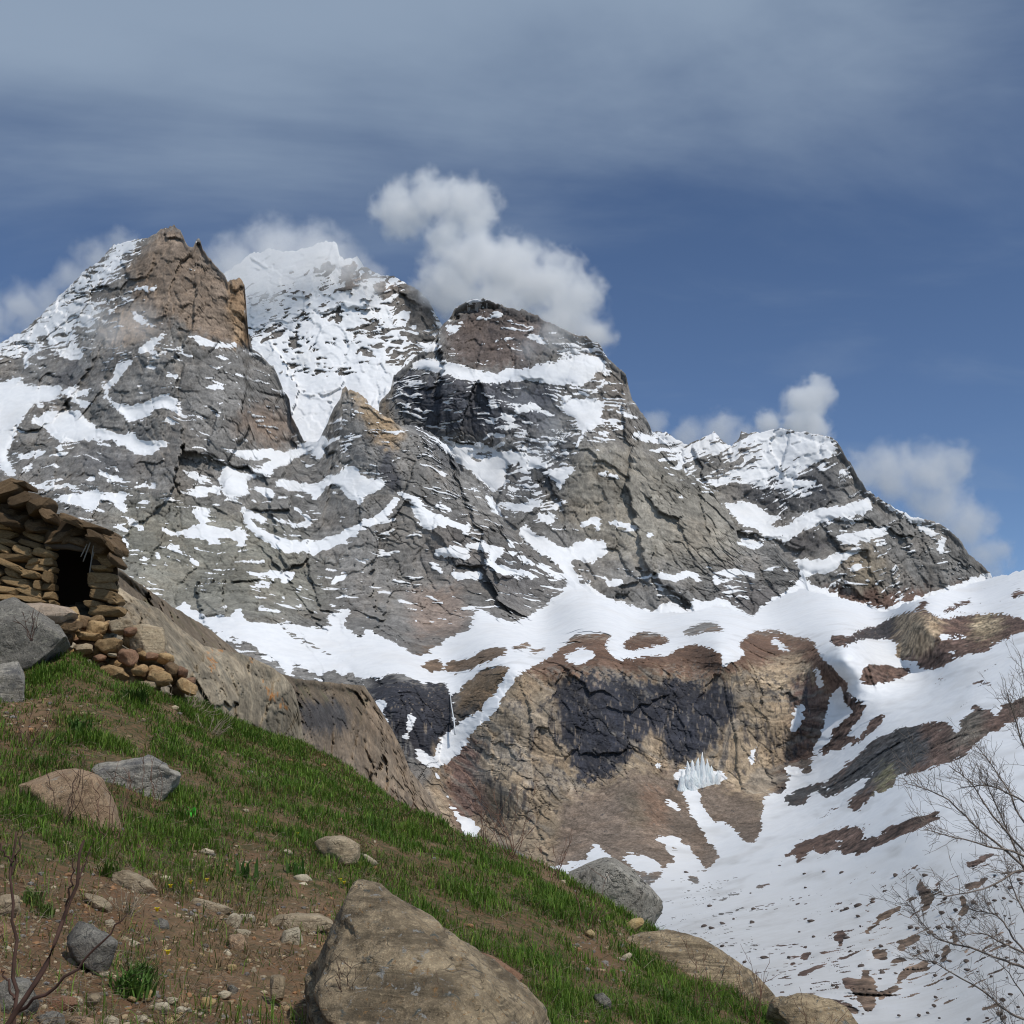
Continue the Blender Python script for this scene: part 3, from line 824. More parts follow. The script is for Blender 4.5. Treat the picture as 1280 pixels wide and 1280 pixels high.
def colD2(px, py, q):
    qx, qy, qz = q[..., 0], q[..., 1], q[..., 2]
    x0_ = px; y0_ = py
    c = np.array(sample(M_COL, px, py))
    cl = sample(M_CLIFF, px, py)
    scr = sample(M_SCREE, px, py)
    # folded beds
    right = sstep(820, 920, px)
    fold = qz * 1.0 + (0.75 * (1 - right) - 0.30 * right) * qx + (5 + 3 * right) * np.sin(qx / 33.0 + qz / 60) + 15 * fbm(q / 45, 4, 0.6)
    bed = perlin(np.stack([qx / 120, qy / 120, fold / 3.6], -1)) + 0.8 * perlin(np.stack([qx / 90, qy / 90, fold / 1.7 + 5], -1))
    c = c * (1 + 0.55 * cl * np.clip(bed, -0.9, 0.9) * (0.4 + 0.6 * sstep(-0.2, 0.2, perlin(q / 35 + 3))))[..., None]
    greyb = (sstep(0.05, 0.35, perlin(np.stack([qx / 120 + 9, qy / 120, fold / 9.0], -1))) * cl * 0.6)[..., None]
    c = c * (1 - greyb) + np.array((0.19, 0.17, 0.145)) * greyb
    # water stains running down
    run = fbm(np.stack([qx / 6.5, qy / 12, qz / 170], -1), 3, 0.65)
    run2 = fbm(np.stack([qx / 2.6 + 50, qy / 7, qz / 130], -1), 2, 0.6)
    stain = sstep(0.34, 0.62, 0.80 * sample(M_STAIN, px, py) + 1.0 * run + 0.6 * run2)
    part = sstep(0.28, 0.58, 0.26 * sample(M_STAIN2, px, py) + 0.95 * run + 0.45 * run2) * 0.75
    dk = np.maximum(stain * 0.93, part)[..., None]
    dcol = np.array((0.030, 0.031, 0.038)) * (1 + 0.9 * np.clip(run2, 0, 1))[..., None]
    c = c * (1 - dk) + dcol * dk
    lime = (sstep(0.30, 0.55, run2 + 0.5 * run) * stain * 0.5)[..., None]
    c = c * (1 - lime) + np.array((0.25, 0.20, 0.145)) * lime
    # broken dark bands on the right
    rb = sstep(1000, 1040, px) * (1 - cl)
    bl = fbm(q / 9.0 + 31, 3, 0.7) + 0.6 * fbm(np.stack([qx / 4, qy / 6, qz / 12], -1), 2, 0.7)
    c = c * (1 + rb * np.clip(1.5 * bl, -0.75, 0.9))[..., None]
    # scree: fine rubble
    sp = perlin(q / 1.6) * 0.35 + perlin(q / 3.5 + 7) * 0.25
    c = c * (1 + scr * sp)[..., None]
    return np.clip(c, 0.012, 0.6)


M_NEAR = terrain_mat('cliff_rock_and_snow', 1.1)
FOOT = [(-60,760),(120,790),(300,860),(400,920),(470,985),(560,1075),(700,1120),(780,1160),(850,1200),(960,1290),(1010,1330),(1340,1420)]
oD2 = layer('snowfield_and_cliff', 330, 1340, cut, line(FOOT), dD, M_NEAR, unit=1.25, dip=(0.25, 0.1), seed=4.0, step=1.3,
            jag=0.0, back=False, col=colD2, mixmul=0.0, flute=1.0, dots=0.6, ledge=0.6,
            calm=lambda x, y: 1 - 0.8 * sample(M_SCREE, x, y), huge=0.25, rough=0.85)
oD2['label'] = 'banded brown cliff above a wide snowfield with rock strips'

# ------------------------------------------------------------------ nearer brown ridge on the left
tE = line([(-60,640),(100,690),(150,712),(163,722),(203,749),(215,758),(260,785),(297,815),(340,838),(369,848),(410,853),(455,857),(468,875),(478,892),(487,907),(497,925),(504,940),(512,962),(530,985),(548,1010),(562,1040),(580,1075),(620,1110)])
dE = rbf([(150,715,150),(260,785,220),(369,848,330),(455,857,420),(487,907,430),(510,970,440),(560,1040,450),(380,900,300),(430,950,360),(300,870,190),(500,1030,410),(250,850,150)])


def colE(px, py, q):
    c = np.empty(px.shape + (3,)); c[:] = (0.215, 0.165, 0.118)
    topw = sstep(62, 20, py - tE(px))[..., None] * sstep(470, 440, px)[..., None]
    c = c * (1 - topw) + np.array((0.145, 0.112, 0.078)) * topw
    g = sstep(0.1, 0.4, fbm(q / 12 + 3, 3))[..., None] * topw * 0.6
    c = c * (1 - g) + np.array((0.12, 0.115, 0.06)) * g
    dk = (sstep(365, 380, px) * sstep(440, 425, px) * sstep(868, 885, py) * sstep(925, 905, py))[..., None] * 0.85
    c = c * (1 - dk) + np.array((0.05, 0.05, 0.055)) * dk
    st = sstep(0.15, 0.45, fbm(np.stack([q[..., 0] / 4, q[..., 1] / 6, q[..., 2] / 30], -1), 3))[..., None] * 0.5
    return c * (1 - st) + np.array((0.08, 0.072, 0.065)) * st


M_E = terrain_mat('brown_ridge_rock', 0.4)
oE = layer('rock_ridge', -60, 620, tE, line([(-60,800),(100,820),(250,900),(380,980),(500,1060),(620,1140)]), dE, M_E, unit=0.42, jag=1.2,
           dip=(0.4, 0.2), seed=6.0, col=colE, mixmul=0.0, snowfix=lambda px, py, s, q: s * 0, step=1.5, ledge=0.0, flute=0.8, alb=0.9, rough=1.4, crack=1.5)
oE['label'] = 'brown ridge with a cracked cliff end beyond the grass'

# ------------------------------------------------------------------ hillside in front
EDGE = [(-420,560),(-250,690),(0,795),(60,814),(100,829),(160,856),(240,876),(300,905),(380,930),(440,965),(500,1008),(560,1040),(640,1064),(700,1088),(760,1132),(830,1172),(900,1215),(960,1252),(1010,1290),(1100,1350),(1500,1520)]
edge_line = line(EDGE)
gdepth = rbf([(0,1280,4.2),(300,1280,5.6),(640,1280,8.2),(960,1260,15),(0,1150,6),(300,1150,8.6),(640,1150,12.5),(830,1172,17.5),(0,1000,10),(200,1000,12.5),(400,1050,13),(500,1012,20.5),(700,1090,18.5),(250,880,23),(0,860,18.5),(100,805,22),(0,1750,1.9),(640,1750,2.6),(1300,1750,4.2),(-250,1280,3.4),(-250,700,20),(1400,1500,13),(-420,900,8),(1100,1400,12)], c=120.0, log=False)


def bumps(P):
    return 0.10 * fbm(P / 1.9, 3) + 0.035 * fbm(P / 0.42 + 5, 3)


def ground(px, py):
    P = at(px, py, gdepth(px, py))
    P[..., 2] += bumps(P)
    return P


def GV(px, py):
    return Vector([float(c) for c in ground(np.array(float(px)), np.array(float(py)))])


M_GRASS = np.ones((MS, MS), np.float32)
put(M_GRASS, [[(-120,1085),(120,1090),(230,1105),(330,1130),(430,1120),(390,1400),(-120,1400)]], 0.13)
put(M_GRASS, [[(700,1150),(760,1150),(800,1190),(780,1240),(720,1200)], [(230,1055),(330,1060),(340,1090),(240,1085)], [(150,850),(60,880),(60,930),(0,940),(0,880)], [(640,1060),(700,1085),(760,1150),(700,1120)]], 0.30)
put(M_GRASS, [[(200,1115),(240,1100),(235,1165),(330,1140),(330,1200),(280,1220),(215,1195)], [(130,1195),(190,1195),(190,1240),(130,1240)]], 0.42)
M_GRASS = blur(M_GRASS, 7)


def build_ground():
    nc, nr = 620, 360
    xs = np.linspace(-420, 1500, nc)
    t = edge_line(xs) + 2 * fbm(np.stack([xs / 14, xs * 0, xs * 0 + 3], -1), 3)
    w = np.linspace(0, 1, nr)[:, None]
    py = 1750 * (1 - w) + t[None] * w
    px = np.broadcast_to(xs[None], py.shape)
    P = ground(px, py)
    nb = 26
    kx = (np.arange(1, nb + 1)[:, None] / nb)
    last = P[-1][None]
    Pb = np.repeat(last, nb, 0).copy()
    run = 26 * kx ** 1.5
    Pb[..., 1] += run
    Pb[..., 0] += run * 0.35
    Pb[..., 2] -= run * (0.35 + 0.75 * kx) + 0.3 * kx * fbm(Pb / 3, 2)
    P = np.concatenate([P, Pb], 0)
    m, nt, b = new_mat('soil_and_litter')
    k = NB(nt)
    pos = k.n('ShaderNodeNewGeometry').outputs['Position']
    n1 = k.noise(pos, 0.8, 6, 0.6)
    n2 = k.noise(pos, 9.0, 6, 0.7)
    n3 = k.noise(pos, 45.0, 4, 0.7)
    c = k.mix(k.maprange(n1, 0.35, 0.65), (0.205, 0.112, 0.058), (0.275, 0.168, 0.095))
    c = k.mix(k.maprange(n2, 0.45, 0.70), c, (0.165, 0.120, 0.068))
    c = k.mix(k.maprange(n3, 0.58, 0.75, 0, 0.8), c, (0.38, 0.29, 0.19))
    c = k.mix(k.maprange(n3, 0.42, 0.28, 0, 0.7), c, (0.05, 0.034, 0.022))
    at_ = k.n('ShaderNodeAttribute', attribute_name='cover')
    green = k.math('MULTIPLY', at_.outputs['Alpha'], k.maprange(n2, 0.35, 0.65))
    c = k.mix(green, c, (0.075, 0.075, 0.025))
    k.link(c, b.inputs['Base Color'])
    bp = k.n('ShaderNodeBump'); bp.inputs['Distance'].default_value = 0.03; bp.inputs['Strength'].default_value = 0.9
    k.link(k.math('ADD', n3, k.math('MULTIPLY', n2, 2)), bp.inputs['Height'])
    k.link(bp.outputs[0], b.inputs['Normal'])
    g = sample(M_GRASS, px, py)
    g = np.concatenate([g, np.repeat(g[-1:], nb, 0)], 0)
    cover = np.concatenate([np.zeros(g.shape + (3,)), g[..., None]], -1)
    o = grid_mesh('hillside_ground', P, m, cover)
    link(o, kind='structure')
    return P, g


GP, GG = build_ground()


# ------------------------------------------------------------------ grass
def tri_strip_mesh(name, verts, faces_idx, mat, cols=None, sizes=None):
    """verts (n,3); faces_idx flat list of loops with sizes"""
    me = bpy.data.meshes.new(name)
    me.vertices.add(len(verts))
    me.vertices.foreach_set('co', np.asarray(verts, np.float32).reshape(-1))
    nl = len(faces_idx)
    starts = np.concatenate([[0], np.cumsum(sizes)[:-1]]).astype(np.int32)
    me.loops.add(nl); me.polygons.add(len(sizes))
    me.loops.foreach_set('vertex_index', np.asarray(faces_idx, np.int32))
    me.polygons.foreach_set('loop_start', starts)
    me.polygons.foreach_set('loop_total', np.asarray(sizes, np.int32))
    me.polygons.foreach_set('use_smooth', np.ones(len(sizes), bool))
    me.update(calc_edges=True)
    if cols is not None:
        a = me.attributes.new('tint', 'FLOAT_COLOR', 'POINT')
        a.data.foreach_set('color', np.concatenate([cols, np.ones((len(cols), 1))], 1).astype(np.float32).reshape(-1))
    me.materials.append(mat)
    return bpy.data.objects.new(name, me)


def leaf_mat(name, transl=0.35, rough=0.6):
    m, nt, b = new_mat(name)
    k = NB(nt)
    a = k.n('ShaderNodeAttribute', attribute_name='tint')
    k.link(a.outputs['Color'], b.inputs['Base Color'])
    b.inputs['Roughness'].default_value = rough
    if transl:
        tr = k.n('ShaderNodeBsdfTranslucent')
        k.link(a.outputs['Color'], tr.inputs['Color'])
        mx = k.n('ShaderNodeMixShader')
        mx.inputs[0].default_value = transl
        k.link(b.outputs[0], mx.inputs[1]); k.link(tr.outputs[0], mx.inputs[2])
        k.link(mx.outputs[0], nt.nodes['Material Output'].inputs['Surface'])
    return m


def blades(base, h, wid, lean, az, cols):
    """two-segment blades: 5 verts, a quad and a triangle each"""
    n = len(base)
    ax = np.stack([np.cos(az), np.sin(az), np.zeros(n)], -1)      # lean direction
    ay = np.stack([-np.sin(az), np.cos(az), np.zeros(n)], -1)     # width direction
    mid = base + ax * (lean * 0.35 * h)[:, None] + np.array((0, 0, 1.0)) * (h * 0.6)[:, None]
    tip = base + ax * (lean * h)[:, None] + np.array((0, 0, 1.0)) * (h * (1 - 0.35 * lean))[:, None]
    hw = ay * (wid / 2)[:, None]
    v = np.stack([base - hw, base + hw, mid + hw * 0.8, mid - hw * 0.8, tip], 1).reshape(-1, 3)
    i = np.arange(n) * 5
    f = np.stack([i, i + 1, i + 2, i + 3, i + 3, i + 2, i + 4], 1).reshape(-1)
    sizes = np.tile([4, 3], n)
    base_dark = cols
    c = np.stack([base_dark, base_dark, cols, cols, cols], 1).reshape(-1, 3)
    return v, f, sizes, c


def build_grass():
    A, B, C_, D_ = GP[:-1, :-1], GP[:-1, 1:], GP[1:, 1:], GP[1:, :-1]
    area = np.linalg.norm(np.cross(C_ - A, B - D_), axis=-1) / 2
    g = GG[:-1, :-1]
    cen = (A + C_) / 2
    rows = np.arange(area.shape[0])[:, None]
    patch = fbm(cen / 1.2 + 7, 4, 0.6)
    den = np.clip(g * (0.85 + 2.3 * patch), 0.03, 1.6)
    dist = np.linalg.norm(cen, axis=-1)
    inview = (np.abs(cen[..., 0]) < cen[..., 1] * 0.56 + 2) & (rows < 360 + 6) & (dist > 2.6)
    near = np.clip(9.0 / np.maximum(dist, 3), 0.35, 1.8)           # finer blades close by
    wgt = area * den * inview
    dens = 2000.0
    num = RNG.poisson(wgt * dens * np.clip(near, 0.6, 1.5))
    fi, fj = np.nonzero(num)
    rep = num[fi, fj]
    fi = np.repeat(fi, rep); fj = np.repeat(fj, rep)
    n = len(fi)
    u, v = RNG.random(n)[:, None], RNG.random(n)[:, None]
    base = (A[fi, fj] * (1 - u) + B[fi, fj] * u) * (1 - v) + (D_[fi, fj] * (1 - u) + C_[fi, fj] * u) * v
    base[:, 2] -= 0.01
    pt = patch[fi, fj]
    clump = 0.6 * fbm(base / 0.23 + 3, 2) + 0.6 * fbm(base / 0.7 + 13, 2)
    keep = RNG.random(n) < np.clip(0.65 + 1.7 * clump, 0.08, 1)
    base, pt, clump, fi, fj = base[keep], pt[keep], clump[keep], fi[keep], fj[keep]
    n = len(base)
    d = np.linalg.norm(base, axis=-1)
    h = (0.05 + 0.11 * RNG.random(n) ** 1.4) * (1 + 1.3 * np.clip(pt + clump, -0.6, 1))
    wid = np.clip(d * 0.00075, 0.004, 0.014) * (0.7 + 0.6 * RNG.random(n))
    lean = 0.20 + 1.0 * RNG.random(n) ** 1.3
    az = RNG.random(n) * 2 * np.pi
    green1, green2, dry, yel = np.array((0.055, 0.125, 0.012)), np.array((0.150, 0.250, 0.032)), np.array((0.25, 0.175, 0.088)), np.array((0.19, 0.22, 0.045))
    mixn = np.clip(0.5 + 0.8 * fbm(base / 0.9, 2) + 0.3 * RNG.normal(size=n), 0, 1)[:, None]
    cols = green1 * (1 - mixn) + green2 * mixn
    big = fbm(base / 2.6 + 11, 3)
    isdry = RNG.random(n) < np.clip(0.32 + 1.2 * (big - 0.02) + 0.35 * (0.5 - sampleg(fi, fj)), 0.05, 0.75)
    cols = np.where(isdry[:, None], dry * (0.5 + 0.8 * RNG.random((n, 1))), cols)
    isy = RNG.random(n) < 0.10
    cols = np.where(isy[:, None], yel, cols)
    cols = cols * (0.55 + 0.75 * RNG.random((n, 1)))
    lean = np.where(isdry, lean + 0.5, lean)
    h = np.where(isdry, h * 0.75, h)
    # a low mat of straw and moss under the blades
    mi = RNG.random(n) < 0.45
    mb = base[mi] + RNG.normal(size=(mi.sum(), 3)) * (0.05, 0.05, 0.0)
    nm = len(mb)
    mc = np.where(RNG.random((nm, 1)) < 0.55, np.array((0.24, 0.175, 0.095)), np.array((0.085, 0.115, 0.022))) * RNG.uniform(0.5, 1.15, (nm, 1))
    base = np.concatenate([base, mb]); h = np.concatenate([h, RNG.uniform(0.03, 0.075, nm)]); wid = np.concatenate([wid, wid[mi]])
    lean = np.concatenate([lean, RNG.uniform(1.0, 2.4, nm)]); az = np.concatenate([az, RNG.random(nm) * 6.28]); cols = np.concatenate([cols, mc])
    v_, f_, s_, c_ = blades(base, h, wid, lean, az, cols)
    o = tri_strip_mesh('grass', v_, f_, leaf_mat('grass_blades'), c_, s_)
    link(o, kind='stuff', label='short green and dry grass covering the hillside', category='grass')
    print('grass blades', n)


def sampleg(fi, fj):
    return GG[fi, fj]


build_grass()

# ------------------------------------------------------------------ rocks
def rock_mat(name, c1, c2, speck=0.5, dark=0.25, lichen=None, lich_amt=0.0, scale=1.0, rand=0.0, bed=0.0, bed_dir=(0.5, 0.2)):
    m, nt, b = new_mat(name)
    k = NB(nt)
    tc = k.n('ShaderNodeTexCoord')
    oi = k.n('ShaderNodeObjectInfo')
    add = k.n('ShaderNodeVectorMath', operation='ADD')
    k.link(tc.outputs['Object'], add.inputs[0])
    rv = k.n('ShaderNodeCombineXYZ')
    k.link(k.math('MULTIPLY', oi.outputs['Random'], 37.0), rv.inputs[0])
    k.link(k.math('MULTIPLY', oi.outputs['Random'], 91.0), rv.inputs[2])
    k.link(rv.outputs[0], add.inputs[1])
    pos = add.outputs[0]
    n1 = k.noise(pos, 2.2 * scale, 6, 0.62, 0.4)
    n2 = k.noise(pos, 11 * scale, 6, 0.7)
    n3 = k.noise(pos, 60 * scale, 4, 0.75)
    c = k.mix(k.maprange(n1, 0.32, 0.68), c1, c2)
    c = k.mix(k.maprange(n2, 0.50, 0.72, 0, 0.6), c, tuple(x * 1.35 for x in c2))
    c = k.mix(k.maprange(n2, 0.48, 0.28, 0, dark * 2), c, tuple(x * 0.38 for x in c1))
    c = k.mix(k.maprange(n3, 0.3, 0.7, 0, speck), c, k.mix(1.0, c, k.grey(k.maprange(n3, 0.3, 0.7, 0.3, 1.7, False)), 'MULTIPLY'))
    h = k.math('ADD', k.math('MULTIPLY', n2, 1.4), k.math('MULTIPLY', n3, 0.5))
    if bed:
        mp = k.mapping(pos, (1.2 * scale, 1.2 * scale, 16 * scale), (bed_dir[0], bed_dir[1], 0))
        nb = k.noise(mp, 1.0, 4, 0.6, 0.6)
        c = k.mix(k.maprange(nb, 0.52, 0.36, 0, bed), c, tuple(x * 0.42 for x in c1))
        h = k.math('ADD', h, k.math('MULTIPLY', nb, 2.0 * bed))
    vo = k.n('ShaderNodeTexVoronoi', feature='DISTANCE_TO_EDGE')
    wv = k.n('ShaderNodeVectorMath', operation='ADD')
    nz_ = k.n('ShaderNodeTexNoise'); nz_.inputs['Scale'].default_value = 3.0 * scale; k.link(pos, nz_.inputs['Vector'])
    k.link(pos, wv.inputs[0]); k.link(nz_.outputs['Color'], wv.inputs[1])
    k.link(wv.outputs[0], vo.inputs['Vector']); vo.inputs['Scale'].default_value = 1.5 * scale
    crk = k.math('MULTIPLY', k.maprange(vo.outputs['Distance'], 0.035, 0.0), k.maprange(n1, 0.40, 0.6))
    c = k.mix(k.math('MULTIPLY', crk, 0.22), c, tuple(x * 0.3 for x in c1))
    h = k.math('SUBTRACT', h, k.math('MULTIPLY', crk, 0.5))
    if lichen:
        nl = k.noise(pos, 5.5 * scale, 7, 0.72, 0.8)
        for i, lc in enumerate(lichen):
            nl = k.noise(k.mapping(pos, (1 + .3 * i, 1, 1 + .5 * i)), (5.0 + 3 * i) * scale, 7, 0.72, 0.8)
            c = k.mix(k.maprange(nl, 0.62 - 0.2 * lich_amt, 0.68 - 0.2 * lich_amt, 0, 0.85), c, lc)
    if rand:
        v = k.maprange(oi.outputs['Random'], 0, 1, 1 - rand, 1 + rand, False)
        c = k.mix(1.0, c, k.grey(v), 'MULTIPLY')
    k.link(c, b.inputs['Base Color'])
    bp = k.n('ShaderNodeBump'); bp.inputs['Strength'].default_value = 0.9; bp.inputs['Distance'].default_value = 0.05 / scale
    k.link(h, bp.inputs['Height'])
    k.link(bp.outputs[0], b.inputs['Normal'])
    return m


R_TAN = rock_mat('tan_stone', (0.33, 0.25, 0.16), (0.47, 0.38, 0.26), scale=1.8, rand=0.15, bed=0.35)
R_PALE = rock_mat('pale_stone', (0.44, 0.36, 0.25), (0.60, 0.52, 0.38), scale=2.2, rand=0.18, dark=0.15)
R_BROWN = rock_mat('brown_granite', (0.28, 0.185, 0.112), (0.44, 0.31, 0.20), speck=1.0, scale=2.4, dark=0.4, lichen=[(0.36, 0.33, 0.27)], lich_amt=0.15)
R_GREY = rock_mat('grey_granite', (0.145, 0.135, 0.118), (0.27, 0.25, 0.215), speck=0.9, scale=1.8, dark=0.4, lichen=[(0.36, 0.34, 0.28), (0.07, 0.07, 0.065)], lich_amt=0.3)
R_MARBLE = rock_mat('grey_white_rock', (0.16, 0.155, 0.15), (0.46, 0.42, 0.35), speck=0.9, scale=1.3, dark=0.35, bed=0.3, bed_dir=(0.9, 0.4))
R_LICH = rock_mat('black_lichened_rock', (0.29, 0.265, 0.225), (0.42, 0.39, 0.335), speck=0.7, scale=1.0, lichen=[(0.025, 0.024, 0.022), (0.05, 0.05, 0.045)], lich_amt=0.30)
R_BIG = rock_mat('weathered_brown_boulder', (0.19, 0.145, 0.092), (0.46, 0.355, 0.225), speck=1.0, scale=1.4, dark=0.5, lichen=[(0.085, 0.10, 0.095), (0.33, 0.33, 0.31), (0.30, 0.17, 0.07)], lich_amt=0.16, bed=0.6, bed_dir=(0.5, 0.5))
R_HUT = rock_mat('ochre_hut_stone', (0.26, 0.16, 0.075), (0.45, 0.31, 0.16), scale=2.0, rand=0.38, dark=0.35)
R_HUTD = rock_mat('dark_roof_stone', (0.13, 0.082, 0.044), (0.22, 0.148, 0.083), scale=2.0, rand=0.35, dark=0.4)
R_PINK = rock_mat('pinkish_slab_stone', (0.40, 0.30, 0.22), (0.50, 0.40, 0.31), scale=1.6, dark=0.15)
R_RED = rock_mat('reddish_stone', (0.24, 0.13, 0.08), (0.33, 0.20, 0.125), scale=2.0, rand=0.2)
R_YEL = rock_mat('yellow_stone', (0.42, 0.29, 0.13), (0.52, 0.40, 0.21), scale=2.4, dark=0.15)
R_DARKSTONE = rock_mat('dark_alpine_stone', (0.06, 0.048, 0.042), (0.13, 0.10, 0.085), scale=0.2, rand=0.3)

_ico = {}


def ico(sub):
    if sub not in _ico:
        bm = bmesh.new()
        bmesh.ops.create_icosphere(bm, subdivisions=sub, radius=1.0)
        bm.verts.ensure_lookup_table()
        v = np.array([x.co[:] for x in bm.verts])
        f = np.array([[w.index for w in x.verts] for x in bm.faces])
        bm.free()
        _ico[sub] = (v, f)
    return _ico[sub]


def hull_planes(pts):
    bm = bmesh.new()
    vs = [bm.verts.new(p) for p in pts]
    bmesh.ops.convex_hull(bm, input=vs)
    bm.normal_update()
    cen = pts.mean(0)
    n, d = [], []
    for f in bm.faces:
        nn = np.array(f.normal[:]); dd = nn @ (np.array(f.verts[0].co[:]) - cen)
        if dd < 0:
            nn, dd = -nn, -dd
        if np.linalg.norm(nn) > 0.5:
            n.append(nn); d.append(max(dd, 1e-4))
    bm.free()
    return cen, np.array(n), np.array(d)


def hull_rock_mesh(name, pts, mat, sub=4, rough=0.035, seed=0.0, sharp=60.0, cuts=13):
    """a boulder: the hull of the given points, softened edges, broken surface"""
    pts = np.asarray(pts, float)
    cen, n, d = hull_planes(pts)
    ext = (pts - cen)
    size = np.linalg.norm(ext, axis=1).max()
    v, f = ico(sub)
    # stretch directions so that flat rocks get even faces
    sc = ext.std(0) + 1e-3
    dirs = v * sc; dirs /= np.linalg.norm(dirs, axis=1, keepdims=True)
    dots = dirs @ n.T
    r = np.where(dots > 1e-4, d[None] / np.maximum(dots, 1e-4), 1e9)
    rm = r.min(1, keepdims=True)
    r = rm[:, 0] * (1 - np.log(np.exp(-sharp * (np.minimum(r / rm, 6) - 1)).sum(1)) / sharp)
    p = dirs * r[:, None]
    q = p / size + seed * 7.7
    lo0, hi0 = p.min(0), p.max(0)
    # random breaks give flat facets
    rs = np.random.default_rng(int(seed * 1000) % 99991 + 5)
    for _ in range(cuts):
        nn = rs.normal(size=3); nn /= np.linalg.norm(nn)
        dd = (p @ nn)
        lim = np.quantile(dd, 0.94) * rs.uniform(0.88, 1.0)
        p = p - nn[None] * (np.maximum(dd - lim, 0) * 0.97)[:, None]
    lo1, hi1 = p.min(0), p.max(0)
    p = lo0 + (p - lo1) * ((hi0 - lo0) / (hi1 - lo1))
    k = 0.5 * fbm(q * 2.2, 4, 0.6) + 0.7 * ridged(q * 3.4 + 9, 3, 0.6)
    if sub >= 4:
        ff, gg, vv = facets(q[:, 0] * 2.3 + q[:, 1] * 1.3 + 50, q[:, 2] * 2.6 - q[:, 1] * 0.7 + 50, int(seed * 10) % 50)
        f3, g3, v3 = facets(q[:, 0] * 5.5 + q[:, 1] * 3.3 + 80, q[:, 2] * 6.0 - q[:, 1] * 2.0 + 80, int(seed * 10) % 50 + 3)
        k = k + 1.3 * ff + 0.5 * f3 - 0.5 * np.maximum(1 - gg / 0.06, 0)
    p = p + dirs * (k * rough * size)[:, None] + dirs * (fbm(q * 14, 2) * rough * 0.35 * size)[:, None]
    me = bpy.data.meshes.new(name)
    me.from_pydata(p.tolist(), [], f.tolist())
    me.polygons.foreach_set('use_smooth', np.ones(len(f), bool))
    me.materials.append(mat)
    return me, cen


def outline_pts(outline, depth, thick, front=0.82, back=0.75, drop=0.05):
    o = np.asarray(outline, float)
    c = o.mean(0)
    h = o[:, 1].max() - o[:, 1].min()
    a = at(o[:, 0], o[:, 1], np.full(len(o), depth + thick * 0.42))
    fo = c + (o - c) * front + (0, drop * h)
    b_ = at(fo[:, 0], fo[:, 1], np.full(len(o), depth))
    bo = c + (o - c) * back
    e = at(bo[:, 0], bo[:, 1], np.full(len(o), depth + thick))
    return np.concatenate([a, b_, e])


def boulder(name, outline, mat, label, category='boulder', depth=None, thick=None, sub=5, rough=0.03, seed=None, group=None, front=0.82, sharp=90.0, parent=None, cuts=13, pts=None):
    o = np.asarray(outline, float)
    if depth is None:
        bx, by = o[:, 0].mean(), o[:, 1].max() - 2
        depth = float(gdepth(np.array(bx), np.array(max(by, edge_line(bx)))))
    wid = (o[:, 0].max() - o[:, 0].min()) / FPX * depth
    hgt = (o[:, 1].max() - o[:, 1].min()) / FPX * depth
    if thick is None:
        thick = 0.85 * (wid + hgt) / 2
    pts = outline_pts(o, depth, thick, front) if pts is None else pts
    me, cen = hull_rock_mesh(name, pts, mat, sub, rough, seed if seed is not None else RNG.random() * 50, sharp, cuts)
    ob = bpy.data.objects.new(name, me)
    ob.location = cen
    link(ob, parent)
    if label:
        ob['label'] = label; ob['category'] = category
    if group:
        ob['group'] = group
    return ob


def stone_outline(cx, cy, w, h, ang=0.0, n=9):
    a = np.sort((np.arange(n) + RNG.uniform(-0.32, 0.32, n)) / n * 2 * np.pi)
    k = 3.6
    x = np.sign(np.cos(a)) * np.abs(np.cos(a)) ** (2 / k) * w / 2 * RNG.uniform(0.72, 1.06, n)
    y = np.sign(np.sin(a)) * np.abs(np.sin(a)) ** (2 / k) * h / 2 * RNG.uniform(0.72, 1.06, n)
    t = math.radians(ang)
    return np.stack([cx + x * math.cos(t) - y * math.sin(t), cy + x * math.sin(t) + y * math.cos(t)], -1)


# big ones
_big = [(386,1215),(405,1180),(425,1150),(446,1109),(457,1105),(478,1112),(505,1127),(545,1152),(580,1180),(620,1207),(655,1234),(682,1260),(694,1290),(690,1340),(430,1350),(392,1290)]
_bp = np.concatenate([np.array([at(x, y, 6.1) for x, y in _big]),
                      np.array([at(*p) for p in ((470,1135,5.95),(545,1190,5.6),(610,1225,5.5),(655,1262,5.6),(400,1250,5.35),(450,1210,5.55),(440,1345,5.0),(560,1345,4.95),(650,1345,5.2),(560,1260,5.2))]),
                      np.array([at(*p) for p in ((460,1120,6.7),(560,1180,6.9),(640,1235,6.9),(680,1290,6.8),(420,1200,6.7),(400,1330,6.6))])])
boulder('boulder', _big, R_BIG, 'largest brown boulder with a slanting upper edge at the bottom', depth=5.9, sub=6, rough=0.026, seed=3.3, sharp=90, cuts=0, pts=_bp)
boulder('stone_slab', [(552,1186),(590,1190),(612,1198),(622,1212),(655,1228),(640,1240),(600,1220),(565,1202)], R_RED, 'thin reddish stone slab lying behind the largest boulder', 'stone', depth=7.45, thick=0.25, sub=4)
boulder('boulder', [(703,1088),(725,1078),(745,1070),(760,1078),(785,1095),(805,1118),(822,1145),(835,1170),(800,1172),(750,1158),(712,1135),(704,1110)], R_LICH,
        'grey boulder spotted with black lichen at the edge of the slope', depth=18.0, thick=1.4, rough=0.025, seed=8.1)
boulder('boulder', [(785,1172),(805,1164),(850,1176),(890,1195),(925,1217),(955,1243),(972,1268),(980,1300),(900,1310),(840,1255),(800,1215)], R_BIG,
        'long smooth brown boulder lying down the right edge of the slope', depth=14.2, thick=1.6, seed=5.5, rough=0.02)
